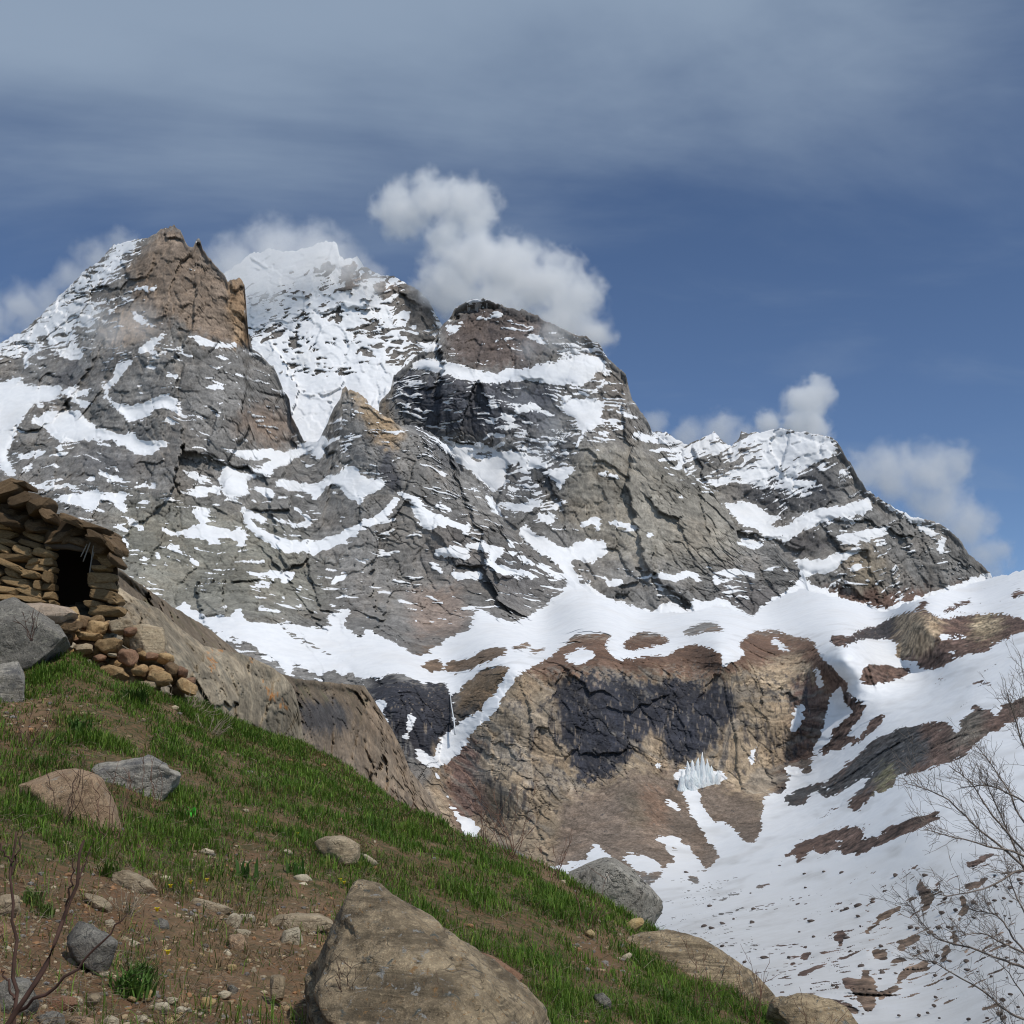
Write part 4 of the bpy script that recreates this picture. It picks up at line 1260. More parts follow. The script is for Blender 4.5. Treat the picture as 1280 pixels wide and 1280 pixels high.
boulder('boulder', [(970,1250),(1000,1240),(1035,1248),(1065,1268),(1080,1300),(1060,1340),(980,1340),(960,1285)], R_BIG,
        'low brown boulder at the bottom edge below the snowfield', depth=12.6, thick=1.1, seed=15.5)
boulder('boulder', [(588,1062),(610,1055),(640,1062),(660,1075),(665,1092),(640,1102),(600,1092)], R_GREY,
        'small grey boulder under red twigs on the grass crest', depth=18.9, thick=0.9, seed=2.2)
boulder('boulder', [(22,990),(28,970),(55,958),(90,955),(118,965),(132,990),(148,1015),(152,1038),(120,1050),(60,1045),(28,1025)], R_BROWN,
        'rounded brown boulder half sunk in the grass', depth=10.0, thick=0.85, seed=1.7, rough=0.018, sharp=16)
boulder('boulder', [(114,968),(135,955),(165,948),(188,945),(200,955),(218,965),(226,985),(222,1005),(195,1012),(150,1010),(122,1000)], R_MARBLE,
        'grey and white veined boulder beside the rounded brown one', depth=12.3, thick=0.8, seed=4.4)
boulder('boulder', [(391,1052),(405,1045),(428,1045),(444,1052),(450,1066),(446,1082),(420,1085),(402,1068)], R_TAN,
        'pale angular stone standing alone in the green grass', 'stone', seed=6.4, sub=4)
boulder('stone', [(448,1066),(455,1066),(470,1078),(474,1084),(462,1084)], R_PALE, 'narrow pale stone right beside the angular stone in grass', 'stone', sub=3)
boulder('boulder', [(84,1172),(100,1155),(112,1152),(125,1165),(142,1180),(146,1205),(132,1222),(112,1218),(92,1200)], R_GREY,
        'upright grey rock with brown patches in bare soil', 'rock', seed=9.0, sub=4)
boulder('stone', [(139,1086),(160,1090),(185,1103),(196,1118),(193,1126),(170,1118),(150,1105)], R_TAN, 'long flat tan stone above dry grass tuft', 'stone', sub=4, seed=9.7)
boulder('stone', [(231,1126),(245,1121),(270,1127),(292,1138),(286,1146),(255,1146),(238,1138)], R_TAN, 'oval flat tan stone at the top of the stone cluster', 'stone', sub=4, seed=11)
boulder('stone', [(281,1158),(288,1143),(298,1140),(303,1148),(299,1162),(290,1168)], R_PALE, 'small pale stone leaning against the dark oval stone', 'stone', sub=4, seed=12)
boulder('stone', [(283,1170),(292,1165),(304,1168),(310,1182),(308,1196),(294,1199),(286,1190)], R_BROWN, 'dark brown oval stone standing on end', 'stone', sub=4, seed=13, sharp=14)
boulder('stone', [(336,1146),(362,1142),(395,1142),(415,1150),(418,1160),(390,1166),(350,1168),(338,1160)], R_TAN, 'long flat pale rock beside the largest boulder', 'rock', sub=4, seed=14)
boulder('stone', [(350,1176),(354,1162),(372,1158),(377,1172),(379,1186),(362,1192),(349,1188)], R_PALE, 'pale squarish stone leaning on the long flat rock', 'stone', depth=8.0, sub=4, seed=15)
boulder('stone', [(338,1222),(347,1218),(355,1230),(356,1246),(346,1257),(338,1246)], R_TAN, 'upright tan stone alone in the low grass patch', 'stone', sub=4, seed=16)
boulder('stone', [(241,1160),(248,1158),(256,1166),(252,1172),(243,1170)], R_PALE, 'small bright cube-like stone below the oval tan stone', 'stone', sub=3)
boulder('stone', [(278,1190),(284,1186),(290,1194),(286,1201),(279,1197)], R_PALE, 'small pale stone left of the dark oval stone', 'stone', sub=3)
boulder('stone', [(382,1182),(395,1181),(396,1188),(388,1192),(382,1188)], R_PALE, 'small pale stone touching the left flank of largest boulder', 'stone', sub=3)
boulder('stone', [(343,984),(352,980),(370,986),(372,994),(355,995)], R_GREY, 'small grey stone high in the grass under the rock outcrop', 'stone', sub=3, depth=17)
boulder('stone', [(0,1122),(12,1117),(22,1120),(25,1140),(18,1152),(0,1150),(-20,1145),(-18,1125)], R_TAN, 'tan rock cut by the left edge behind the dark twig', 'rock', sub=4)
boulder('stone', [(0,1158),(10,1153),(14,1165),(8,1178),(-12,1176),(-14,1160)], R_RED, 'brown rock at the left edge, above the white one', 'rock', sub=4)
boulder('stone', [(-5,1185),(10,1182),(19,1188),(18,1197),(-8,1198)], R_PALE, 'white flat rock at the left edge', 'rock', sub=4)
boulder('stone', [(58,1252),(75,1243),(95,1248),(97,1262),(80,1266),(62,1260)], R_RED, 'orange-brown flat stone near the bottom left corner', 'stone', sub=4)
boulder('stone', [(0,1232),(20,1222),(34,1232),(44,1255),(40,1275),(10,1280),(-15,1265)], R_GREY, 'grey rock behind the crossed twigs in the corner', 'rock', sub=4)
boulder('stone', [(42,1272),(60,1264),(80,1270),(78,1290),(50,1296)], R_GREY, 'grey stone cut by the bottom edge under orange-brown stone', 'stone', sub=4)
boulder('stone', [(85,1275),(105,1268),(120,1278),(118,1296),(90,1298)], R_BROWN, 'brown stone cut by the bottom edge', 'stone', sub=4)
boulder('stone', [(104,1120),(112,1116),(122,1128),(139,1136),(134,1146),(115,1140)], R_TAN, 'tan stone with a notch left of dry grass tuft', 'stone', sub=4)
boulder('stone', [(191,1152),(198,1147),(208,1150),(211,1160),(200,1167),(192,1162)], R_GREY, 'grey stone right of the dry grass tuft', 'stone', sub=3)
boulder('stone', [(130,1152),(140,1148),(146,1154),(140,1162),(132,1160)], R_PALE, 'rounded pale stone below the dry grass tuft', 'stone', sub=3)
boulder('stone', [(108,1156),(116,1154),(122,1166),(118,1172)], R_PALE, 'white chip on top of the upright grey rock', 'stone', sub=3)
boulder('stone', [(780,1158),(792,1150),(804,1147),(806,1154),(796,1164),(784,1165)], R_YEL, 'yellow stone below the lichened grey boulder', 'stone', depth=16.2, sub=4)
boulder('stone', [(731,1164),(738,1161),(745,1168),(740,1173)], R_YEL, 'small yellowish stone left of the yellow one', 'stone', sub=3)
boulder('stone', [(777,1195),(786,1190),(791,1194),(784,1202),(778,1200)], R_PALE, 'pale stone in the bare patch under the yellow stone', 'stone', sub=3)
boulder('stone', [(742,1245),(752,1240),(765,1254),(764,1264),(752,1260)], R_GREY, 'grey stone in the grass right of the largest boulder', 'stone', sub=3)
boulder('stone', [(246,1064),(258,1060),(268,1064),(266,1069),(252,1068)], R_PALE, 'flat white stone in the middle of grassy terrace', 'stone', sub=3)
boulder('stone', [(352,1065),(360,1061),(367,1067),(362,1071)], R_PALE, 'small pale stone in brown turf left of angular stone', 'stone', sub=3)
boulder('stone', [(366,1087),(380,1083),(386,1088),(378,1092)], R_PALE, 'low pale stone at the front edge of green terrace', 'stone', sub=3)
boulder('stone', [(370,1105),(380,1102),(386,1108),(374,1110)], R_PALE, 'pale stone between the terrace and the long flat rock', 'stone', sub=3)
boulder('stone', [(271,1243),(280,1238),(290,1242),(286,1248),(273,1249)], R_PALE, 'pale oval stone right of the bottom soil patch', 'stone', sub=3)
boulder('stone', [(283,1234),(291,1230),(298,1236),(293,1243)], R_GREY, 'bluish grey stone touching pale oval stone', 'stone', sub=3)
boulder('stone', [(206,1250),(215,1246),(224,1249),(220,1255),(208,1255)], R_PALE, 'flat pale stone in bottom soil, upper of two', 'stone', sub=3)
boulder('stone', [(216,1262),(228,1257),(237,1261),(230,1268),(218,1267)], R_PALE, 'flat pale stone in bottom soil, lower of two', 'stone', sub=3)
boulder('stone', [(315,1203),(322,1198),(326,1206),(320,1210)], R_TAN, 'upper pebble of two touching stones in the grass', 'stone', sub=3)
boulder('stone', [(312,1212),(318,1208),(321,1214),(316,1220)], R_PALE, 'lower pebble of two touching stones in the grass', 'stone', sub=3)
boulder('stone', [(160,1180),(170,1175),(176,1183),(168,1186)], R_PALE, 'pale stone right of the upright grey rock', 'stone', sub=3)
boulder('stone', [(70,1050),(84,1052),(96,1060),(92,1067),(76,1062)], R_TAN, 'tan stone under the rounded brown boulder', 'stone', sub=3)
boulder('stone', [(128,1276),(138,1268),(146,1274),(148,1290),(132,1292)], R_PALE, 'pale stone at the bottom edge right of brown stone', 'stone', sub=3)

# around the hut
boulder('boulder', [(-40,770),(-10,745),(25,752),(55,778),(78,790),(90,810),(70,830),(30,832),(0,845),(-40,840)], R_GREY, 'large grey boulder under the hut wall', depth=19.6, thick=1.6, seed=21, sub=5)
boulder('boulder', [(-30,840),(-5,826),(18,828),(27,850),(28,880),(20,905),(-10,925),(-35,900)], R_MARBLE, 'pale grey boulder cut by the left edge below the hut', depth=17.0, thick=0.8, seed=22, sub=5)
boulder('stone_slab', [(24,755),(60,751),(82,757),(98,772),(95,778),(60,772),(50,780),(30,770)], R_PINK, 'pinkish stone slab lying flat in front of hut door', 'stone', depth=20.8, thick=0.8, seed=23, sub=4)
boulder('boulder', [(50,775),(75,768),(97,776),(100,782),(85,790),(60,788)], R_HUTD, 'dark brown stone wedged under the pinkish slab', 'stone', depth=21.0, thick=0.6, sub=4)
boulder('boulder', [(157,800),(170,785),(185,780),(205,785),(209,800),(207,820),(202,838),(190,832),(170,815)], R_TAN, 'biggest tan block in the stone pile below the hut', depth=21.4, thick=0.9, seed=24, sub=5, sharp=40)
PILE = [
 (90,772,16,32,5,R_HUT,'tall ochre stone under the door sill'),
 (122,785,28,20,15,R_HUT,'ochre stone in the pile just below the hut door'),
 (152,782,30,22,-10,R_TAN,'pale tan stone left of the biggest block'),
 (163,790,14,12,0,R_RED,'small red stone on the left shoulder of the biggest block'),
 (112,795,34,12,8,R_HUT,'flat ochre stone in the middle of the pile'),
 (136,808,32,22,18,R_HUT,'large ochre stone in the middle of the pile'),
 (105,812,26,16,-5,R_TAN,'tan stone at the left side of the pile'),
 (78,800,26,22,10,R_HUTD,'brown stone against the right end of the grey boulder'),
 (161,822,28,20,20,R_RED,'dark red stone below the biggest block'),
 (141,819,9,7,0,R_PALE,'small pale pebble wedged in the pile'),
 (125,822,14,11,0,R_RED,'small brown stone under the large ochre one'),
 (174,838,20,14,-25,R_HUT,'rounded ochre stone under the dark red one'),
 (140,842,44,22,15,R_HUT,'broad ochre stone at the foot of the pile'),
 (200,847,38,22,12,R_HUT,'broad brown-ochre stone at the right foot of pile'),
 (233,858,30,16,35,R_HUT,'pale ochre stone at the far right end of pile'),
 (216,838,18,22,-15,R_HUTD,'dark stone right beside the biggest block'),
 (228,842,14,12,0,R_RED,'small brown stone behind the right end of pile'),
 (185,856,22,10,5,R_TAN,'flat tan stone at the grass line of pile'),
 (106,840,24,14,0,R_HUTD,'dark stone at the left foot of the pile'),
 (70,845,22,20,0,R_GREY,'pointed grey stone in the grass below the grey boulder'),
 (75,885,34,24,15,R_TAN,'tan rock half hidden by grass under the hut'),
 (116,882,28,14,10,R_PALE,'pale flat stone in grass below the pile'),
 (128,872,12,8,0,R_BROWN,'small brown stone above the pale flat stone'),
]
for (cx, cy, w, h, a, m_, lab) in PILE:
    d_ = 20.8 if cy < 862 else 18.6
    d_ += 0.7 * (845 - cy) / 80
    boulder('stone', stone_outline(cx, cy, w, h, a), m_, lab, 'stone', depth=d_, thick=0.5, sub=4 if w > 20 else 3, sharp=60)

for _i in range(90):
    cx = RNG.uniform(70, 238); cy = RNG.uniform(np.interp(cx, [70, 84, 150, 236], [800, 775, 775, 850]), np.interp(cx, [70, 84, 160, 240], [838, 845, 866, 878]))
    w_ = RNG.uniform(14, 34)
    boulder('stone', stone_outline(cx, cy, w_, w_ * RNG.uniform(0.45, 0.8), RNG.uniform(-25, 35), 7), random.choice((R_HUT, R_HUT, R_TAN, R_HUTD, R_RED)),
            'ochre rubble stone packed into the pile below the hut', 'stone', depth=21.2 + 0.7 * (845 - cy) / 80 + RNG.uniform(-0.1, 0.2), thick=0.45, sub=3, group='rubble stones in the pile below the hut')

# rock outcrop behind the grass, under the hut
tS = line([(60,738),(140,728),(165,745),(200,762),(225,785),(255,807),(304,818),(337,832),(355,845),(366,858),(373,880),(380,930),(386,990)])
dS = rbf([(60,740,27),(140,730,28),(225,785,30),(304,818,33),(363,855,36),(376,910,37),(300,900,31),(200,840,26),(150,800,25),(250,870,28),(330,960,33)])


def colS(px, py, q):
    c = np.empty(px.shape + (3,)); c[:] = (0.235, 0.195, 0.140)
    n = fbm(q / 14, 3)
    c = c * (1 + 0.35 * n)[..., None]
    left = sstep(235, 190, px)[..., None]
    c = c * (1 - left * 0.5) + np.array((0.20, 0.17, 0.125)) * left * 0.5
    stv = sstep(0.05, 0.4, fbm(np.stack([q[..., 0] / 7, q[..., 1] / 9, q[..., 2] / 80], -1), 3))[..., None] * 0.65
    c = c * (1 - stv) + np.array((0.115, 0.105, 0.082)) * stv
    for (x, y, s) in ((268, 822, 11), (262, 830, 6), (340, 868, 11), (333, 858, 7), (352, 880, 8), (315, 825, 7), (275, 812, 5)):
        w = sstep(0.0, 0.25, fbm(q / 5 + 3, 3) * 0.8 + 0.25 - 0.5 * (((px - x) / s) ** 2 + ((py - y) / s) ** 2) ** 0.5)[..., None] * 0.75
        c = c * (1 - w) + np.array((0.36, 0.15, 0.035)) * w
    return c


oS = layer('rock_outcrop', 60, 386, tS, line([(60,860),(200,900),(300,960),(386,1010)]), dS, terrain_mat('lichened_outcrop_rock', 0.05), unit=0.036, jag=1.0,
           dip=(0.55, 0.2), seed=9.0, col=colS, mixmul=0.0, snowfix=lambda px, py, s, q: s * 0, step=1.5, ledge=0.0, flute=0.3, rough=1.1, alb=0.95, crack=1.2)
del oS['kind']
oS['label'] = 'tan rock outcrop with orange lichen between hut and grass'
oS['category'] = 'rock outcrop'

# ------------------------------------------------------------------ stone hut
HUT_D = 23.6
hut = bpy.data.objects.new('stone_hut', None)
hut.location = V(60, 770, HUT_D)
link(hut, label='small dry-stone hut with a dark doorway on the slope', category='hut')
HL = np.array(hut.location)
PXM = HUT_D / FPX
proto = []
_box = np.array([(x, y, z) for x in (-1, 1) for y in (-1, 1) for z in (-1, 1)], float)
for i in range(18):
    p2 = _box * RNG.uniform(0.62, 1.08, (8, 3)) + RNG.uniform(-0.10, 0.10, (8, 3))
    p2 = np.concatenate([p2, RNG.uniform(-1, 1, (3, 3)) * (1.08, 1.0, 0.75)])
    proto.append(hull_rock_mesh('stone', p2, R_HUT, 3, 0.022, i * 1.9, 140, 3)[0])
    proto[-1].polygons.foreach_set('use_smooth', np.zeros(len(proto[-1].polygons), bool))
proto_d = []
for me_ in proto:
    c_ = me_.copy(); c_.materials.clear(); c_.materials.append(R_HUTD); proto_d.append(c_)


def hut_stone(px, py, Y, w, h, dep, tilt, dark=False, yaw=0.0):
    me_ = random.choice(proto_d if dark else proto)
    ob = bpy.data.objects.new('stone', me_)
    p = np.array([float(c) for c in at(px, py, Y)])
    ob.location = p - HL
    ob.scale = (w * PXM / 2, dep / 2, h * PXM / 2)
    ob.rotation_euler = (random.uniform(-.08, .08), math.radians(tilt), math.radians(yaw) + random.uniform(-.12, .12))
    link(ob, hut)
    return ob


def roof_y(px):
    return 655 + 0.28 * max(px, 0) if px < 75 else 676 + 0.12 * (px - 75)


y = 775.0
while y > 632:
    hh = random.uniform(7, 13)
    x = -75 + random.uniform(-8, 0)
    while x < 68:
        ww = random.choice((12, 18, 24, 30, 38)) * random.uniform(0.85, 1.2)
        if x + ww > 70:
            ww = max(9, 70 - x)
        cx, cy = x + ww / 2, y - hh / 2 + 0.10 * (x - 0)
        if cy > roof_y(cx) - 6:
            hut_stone(cx, cy, HUT_D + random.uniform(-0.07, 0.07), ww * 1.08, hh * random.uniform(0.95, 1.25), 0.42, random.uniform(-4, 24))
        x += ww * 0.98
    y -= hh * 0.97
for (cx, cy, w, h, t) in ((130,745,40,12,8),(128,733,36,11,3),(131,724,38,14,2),(128,712,30,9,-4),(137,704,26,11,14),(132,696,34,10,6),(140,688,26,10,20),(120,757,24,9,5),(146,752,16,8,0),(134,764,44,14,4)):
    hut_stone(cx, cy, HUT_D, w, h * 1.15, 0.5, t)
# roof of piled slabs
for k_ in range(95):
    px_ = random.uniform(-80, 146)
    lvl = random.random()
    top_y = np.interp(px_, [-80, 0, 18, 35, 60, 100, 140, 150], [590, 604, 602, 625, 632, 650, 664, 680])
    bot_y = np.interp(px_, [-80, 0, 60, 80, 146], [648, 654, 672, 682, 690])
    py_ = top_y + 7 + (bot_y - top_y - 10) * lvl
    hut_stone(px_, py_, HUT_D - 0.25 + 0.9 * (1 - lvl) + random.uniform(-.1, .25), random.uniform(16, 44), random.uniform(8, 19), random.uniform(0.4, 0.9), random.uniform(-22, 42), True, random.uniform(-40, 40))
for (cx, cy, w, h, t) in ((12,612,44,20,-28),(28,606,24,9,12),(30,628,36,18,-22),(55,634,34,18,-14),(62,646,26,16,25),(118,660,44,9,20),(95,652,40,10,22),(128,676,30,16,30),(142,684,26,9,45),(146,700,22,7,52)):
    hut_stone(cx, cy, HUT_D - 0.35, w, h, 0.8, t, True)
m_dark, _, b_ = new_mat('hut_mud_filling'); b_.inputs['Base Color'].default_value = (0.055, 0.038, 0.024, 1)
m_wood, nt_, b_ = new_mat('old_wood')
k = NB(nt_)
nw = k.noise(k.mapping(k.n('ShaderNodeTexCoord').outputs['Object'], (2, 20, 20)), 3, 5, 0.6)
k.link(k.mix(nw, (0.05, 0.036, 0.026), (0.14, 0.11, 0.085)), b_.inputs['Base Color'])


def quad_box(name, pts_front, Y0, Y1, mat, parent):
    """a prism: a photo outline between two depths"""
    o = np.asarray(pts_front, float)
    Ym = HUT_D
    a = at(o[:, 0], o[:, 1], np.full(len(o), Ym))
    f = at(o[:, 0], o[:, 1], np.full(len(o), Y0)); b2 = at(o[:, 0], o[:, 1], np.full(len(o), Y1))
    n = len(o)
    verts = np.concatenate([f, b2]) - HL
    faces = [list(range(n)), list(range(2 * n - 1, n - 1, -1))] + [[i, i + n, (i + 1) % n + n, (i + 1) % n] for i in range(n)]
    me = bpy.data.meshes.new(name); me.from_pydata(verts.tolist(), [], faces); me.materials.append(mat)
    return link(bpy.data.objects.new(name, me), parent)


quad_box('wall_core', [(-80,645),(0,650),(66,672),(66,790),(-80,790)], HUT_D + 0.05, HUT_D + 0.5, m_dark, hut)
quad_box('wall_core', [(114,690),(146,692),(148,790),(114,790)], HUT_D + 0.05, HUT_D + 0.5, m_dark, hut)
quad_box('side_wall', [(138,690),(147,692),(148,790),(138,790)], HUT_D + 0.5, HUT_D + 2.6, m_dark, hut)
quad_box('back_wall', [(-80,645),(0,650),(66,672),(147,692),(148,790),(-80,790)], HUT_D + 2.6, HUT_D + 3.0, m_dark, hut)
quad_box('roof_core', [(-80,605),(0,618),(40,636),(100,660),(140,676),(146,690),(66,676),(0,655),(-80,650)], HUT_D - 0.1, HUT_D + 3.0, m_dark, hut)


def tube_mesh(name, paths, mat, sides=5):
    """paths: list of (points (n,3), radii (n,))"""
    V_, F_, S_ = [], [], []
    off = 0
    for p, r in paths:
        p = np.asarray(p, float); r = np.asarray(r, float)
        n = len(p)
        t = np.gradient(p, axis=0); t /= np.linalg.norm(t, axis=1, keepdims=True) + 1e-9
        up = np.array((0.31, 0.2, 0.93))
        u = np.cross(t, up); u /= np.linalg.norm(u, axis=1, keepdims=True) + 1e-9
        w = np.cross(t, u)
        a = np.arange(sides) / sides * 2 * np.pi
        ring = p[:, None] + r[:, None, None] * (np.cos(a)[None, :, None] * u[:, None] + np.sin(a)[None, :, None] * w[:, None])
        V_.append(ring.reshape(-1, 3))
        i = np.arange(n - 1)[:, None] * sides; j = np.arange(sides)[None]; j2 = (j + 1) % sides
        q = np.stack([i + j, i + j2, i + sides + j2, i + sides + j], -1).reshape(-1) + off
        F_.append(q); S_.append(np.full((n - 1) * sides, 4))
        F_.append(np.arange(sides) + off + (n - 1) * sides); S_.append([sides])
        off += n * sides
    return tri_strip_mesh(name, np.concatenate(V_), np.concatenate(F_), mat, None, np.concatenate(S_))


def smooth_path(pts, n=12):
    p = np.asarray(pts, float)
    s = np.linspace(0, len(p) - 1, n)
    i = np.clip(s.astype(int), 0, len(p) - 2); f = (s - i)[:, None]
    p0 = p[np.maximum(i - 1, 0)]; p1 = p[i]; p2 = p[i + 1]; p3 = p[np.minimum(i + 2, len(p) - 1)]
    return 0.5 * ((2 * p1) + (-p0 + p2) * f + (2 * p0 - 5 * p1 + 4 * p2 - p3) * f ** 2 + (-p0 + 3 * p1 - 3 * p2 + p3) * f ** 3)


for (a, b, r, yy) in (((60, 681), (128, 690), 0.075, -0.1), ((58, 677), (126, 684), 0.065, 0.15), ((62, 673), (120, 680), 0.06, 0.35)):
    p = np.linspace(V(*a, HUT_D), V(*b, HUT_D), 6) - HL; p[:, 1] += yy; p[:, 2] += RNG.normal(size=6) * 0.012
    link(tube_mesh('lintel', [(p, np.full(6, r))], m_wood, 8), hut)
m_stick, _, b_ = new_mat('weathered_stick'); b_.inputs['Base Color'].default_value = (0.30, 0.28, 0.25, 1)
for (a, b) in (((113, 678), (104, 702)), ((117, 682), (112, 716)), ((109, 680), (101, 696)), ((120, 680), (115, 700))):
    p = np.linspace(V(*a, HUT_D - 0.35), V(*b, HUT_D - 0.3), 5) - HL
    link(tube_mesh('stick', [(p, np.full(5, 0.014))], m_stick, 5), hut)

# ------------------------------------------------------------------ gravel on the bare soil
def scatter_on_ground(n, weight, xlim, ylim):
    px = RNG.uniform(*xlim, n * 6); py = RNG.uniform(*ylim, n * 6)
    ok = (py > edge_line(px) + 6) & (RNG.random(n * 6) < weight(px, py))
    px, py = px[ok][:n], py[ok][:n]
    return px, py, ground(px, py)


def build_gravel():
    px, py, P = scatter_on_ground(3000, lambda x, y: np.clip(1.0 - sample(M_GRASS, x, y), 0.05, 1), (-60, 1000), (860, 1330))
    v, f = ico(1)
    n = len(P)
    d = np.linalg.norm(P, axis=1)
    sz = 0.0028 * d * (0.45 + 0.9 * RNG.random(n) ** 3)
    VV = []
    CC = []
    for i in range(n):
        s = sz[i] * np.array((1, 0.8, 0.55)) * RNG.uniform(0.7, 1.3, 3)
        a = RNG.random() * 6.28
        w = v * s * RNG.uniform(0.75, 1.15, (len(v), 1))
        ca, sa = math.cos(a), math.sin(a)
        w = np.c_[w[:, 0] * ca - w[:, 1] * sa, w[:, 0] * sa + w[:, 1] * ca, w[:, 2]] + P[i] + (0, 0, s[2] * 0.4)
        VV.append(w)
        c = np.array(random.choice(((0.34, 0.25, 0.15), (0.42, 0.34, 0.23), (0.25, 0.17, 0.10), (0.22, 0.20, 0.18), (0.33, 0.18, 0.09)))) * RNG.uniform(0.6, 1.1)
        CC.append(np.repeat(c[None], len(v), 0))
    F = (f[None] + (np.arange(n) * len(v))[:, None, None]).reshape(-1)
    o = tri_strip_mesh('gravel', np.concatenate(VV), F, leaf_mat('gravel_stones', 0.0, 0.9), np.concatenate(CC), np.full(n * len(f), 3))
    o.data.polygons.foreach_set('use_smooth', np.zeros(n * len(f), bool))
    link(o, kind='stuff', label='small pale pebbles scattered over the bare soil', category='gravel')


build_gravel()


for _i in range(120):
    x_ = RNG.uniform(-20, 420); y_ = RNG.uniform(1095, 1285)
    if x_ > 330 and y_ > 1120 or (380 < x_ and y_ > 1100):
        continue
    w_ = 6 + 24 * RNG.random() ** 2
    boulder('stone', stone_outline(x_, y_, w_, w_ * RNG.uniform(0.4, 0.75), RNG.uniform(-20, 30), 6), random.choice((R_PALE, R_PALE, R_TAN, R_YEL)), 'small pale angular stone lying in the bare lower-left soil', 'stone', sub=3, group='small pale stones in the bare soil')


# dead stalks and litter lying in the grass
def build_litter():
    px, py, P = scatter_on_ground(4200, lambda x, y: 0.25 + 0.6 * (fbm(np.stack([x / 60, y / 40, x * 0], -1), 2) > 0.05), (-60, 1000), (850, 1330))
    paths = []
    for i in range(len(P)):
        d = np.linalg.norm(P[i])
        L = RNG.uniform(0.06, 0.28); a = RNG.random() * 6.28; e = abs(RNG.normal()) * 0.45
        dirv = np.array((math.cos(a) * math.cos(e), math.sin(a) * math.cos(e), math.sin(e)))
        t = np.linspace(0, 1, 4)[:, None]
        p = P[i] + (0, 0, 0.012) + dirv * L * t + np.array((0, 0, -0.25 * L)) * t ** 2 + RNG.normal(size=(4, 3)) * 0.012
        paths.append((p, np.array((1, 0.9, 0.7, 0.3)) * max(0.0012, d * 0.00022)))
    m, nt, b = new_mat('dead_stalks')
    k = NB(nt)
    n = k.noise(k.n('ShaderNodeNewGeometry').outputs['Position'], 6.0, 2)
    k.link(k.mix(k.maprange(n, 0.35, 0.65), (0.075, 0.05, 0.034), (0.33, 0.27, 0.19)), b.inputs['Base Color'])
    o = tube_mesh('dead_stalks', paths, m, 3)
    link(o, kind='stuff', label='thin dead stalks lying in the grass and soil', category='stalks')


build_litter()

M_TWIG = {}
for nm, c in (('dark_twig_bark', (0.075, 0.042, 0.032)), ('red_twig_bark', (0.17, 0.095, 0.066)), ('pale_dry_stem', (0.30, 0.245, 0.175)), ('birch_bark', (0.19, 0.155, 0.13))):
    m, nt, b = new_mat(nm)
    k = NB(nt)
    n = k.noise(k.n('ShaderNodeNewGeometry').outputs['Position'], 14.0, 4)
    k.link(k.mix(k.maprange(n, 0.3, 0.7), tuple(x * 0.7 for x in c), tuple(x * 1.4 for x in c)), b.inputs['Base Color'])
    M_TWIG[nm] = m


def twig_shrub(px, py, n, hpx, mat, label, spread=0.6, depth=None, r=1.0, kids=3, lean=0.0, category='shrub', name='bare_shrub'):
    base = GV(px, py) if depth is None else V(px, py, depth)
    d = base.length
    root = bpy.data.objects.new(name, None)
    root.location = base
    link(root, label=label, category=category)
    H = hpx / FPX * d
    for i in range(n):
        a = RNG.random() * 6.28; s = abs(RNG.normal()) * spread
        dirv = np.array((math.cos(a) * s + lean, math.sin(a) * s * 0.6, 1.0)); dirv /= np.linalg.norm(dirv)
        L = H * RNG.uniform(0.55, 1.1)
        t = np.linspace(0, 1, 9)[:, None]
        wob = np.cumsum(RNG.normal(size=(9, 3)) * 0.03 * L, 0); wob[0] = 0
        off = np.array((RNG.normal() * 0.12 * H * spread, RNG.normal() * 0.08 * H, -0.02))
        p = off + dirv * L * t + wob
        rad = max(0.0016, d * 0.00030) * r
        paths = [(p, np.linspace(1.3, 0.55, 9) * rad)]
        for j in range(kids):
            q0 = RNG.integers(3, 8)
            dd = dirv + RNG.normal(size=3) * 0.55; dd[2] = abs(dd[2]); dd /= np.linalg.norm(dd)
            l2 = L * RNG.uniform(0.15, 0.42)
            t2 = np.linspace(0, 1, 5)[:, None]
            pp = p[q0] + dd * l2 * t2 + np.cumsum(RNG.normal(size=(5, 3)) * 0.02 * l2, 0) * (t2 > 0)
            paths.append((pp, np.linspace(0.75, 0.4, 5) * rad))
        link(tube_mesh('stem', paths, mat, 4), root)
    return root


RT, DT, PS = M_TWIG['red_twig_bark'], M_TWIG['dark_twig_bark'], M_TWIG['pale_dry_stem']
twig_shrub(640, 1075, 9, 95, RT, 'red-brown bare twigs on the crest by the small grey boulder', 0.5)
twig_shrub(690, 1105, 6, 70, RT, 'red-brown bare twigs left of the lichened boulder', 0.45)
twig_shrub(606, 1062, 4, 75, RT, 'thin red twigs in front of the small snow tongue', 0.35)
twig_shrub(730, 1165, 5, 65, RT, 'thin red twigs in front of the lichened boulder', 0.6)
twig_shrub(880, 1275, 7, 70, RT, 'brown twigs in front of the long smooth boulder', 0.5)
twig_shrub(945, 1285, 7, 80, RT, 'brown twigs at the lower end of the long boulder', 0.5)
twig_shrub(1010, 1330, 5, 95, RT, 'sparse twigs rising before the snow at the bottom edge', 0.4, depth=12.2)
twig_shrub(135, 1045, 7, 90, RT, 'fine reddish twigs in front of the veined boulder', 0.55, depth=9.6)
twig_shrub(82, 1030, 5, 85, DT, 'fine dark twigs in front of the rounded brown boulder', 0.5, depth=9.7)
twig_shrub(190, 1020, 6, 75, RT, 'fine reddish twigs right of the veined boulder', 0.5, depth=11.8)
twig_shrub(30, 960, 6, 90, DT, 'dark upright twigs below the boulder at left edge', 0.35, depth=13.5)
twig_shrub(500, 1035, 8, 45, RT, 'brown shrub twigs where the crest meets the ridge', 0.9, depth=19.5)
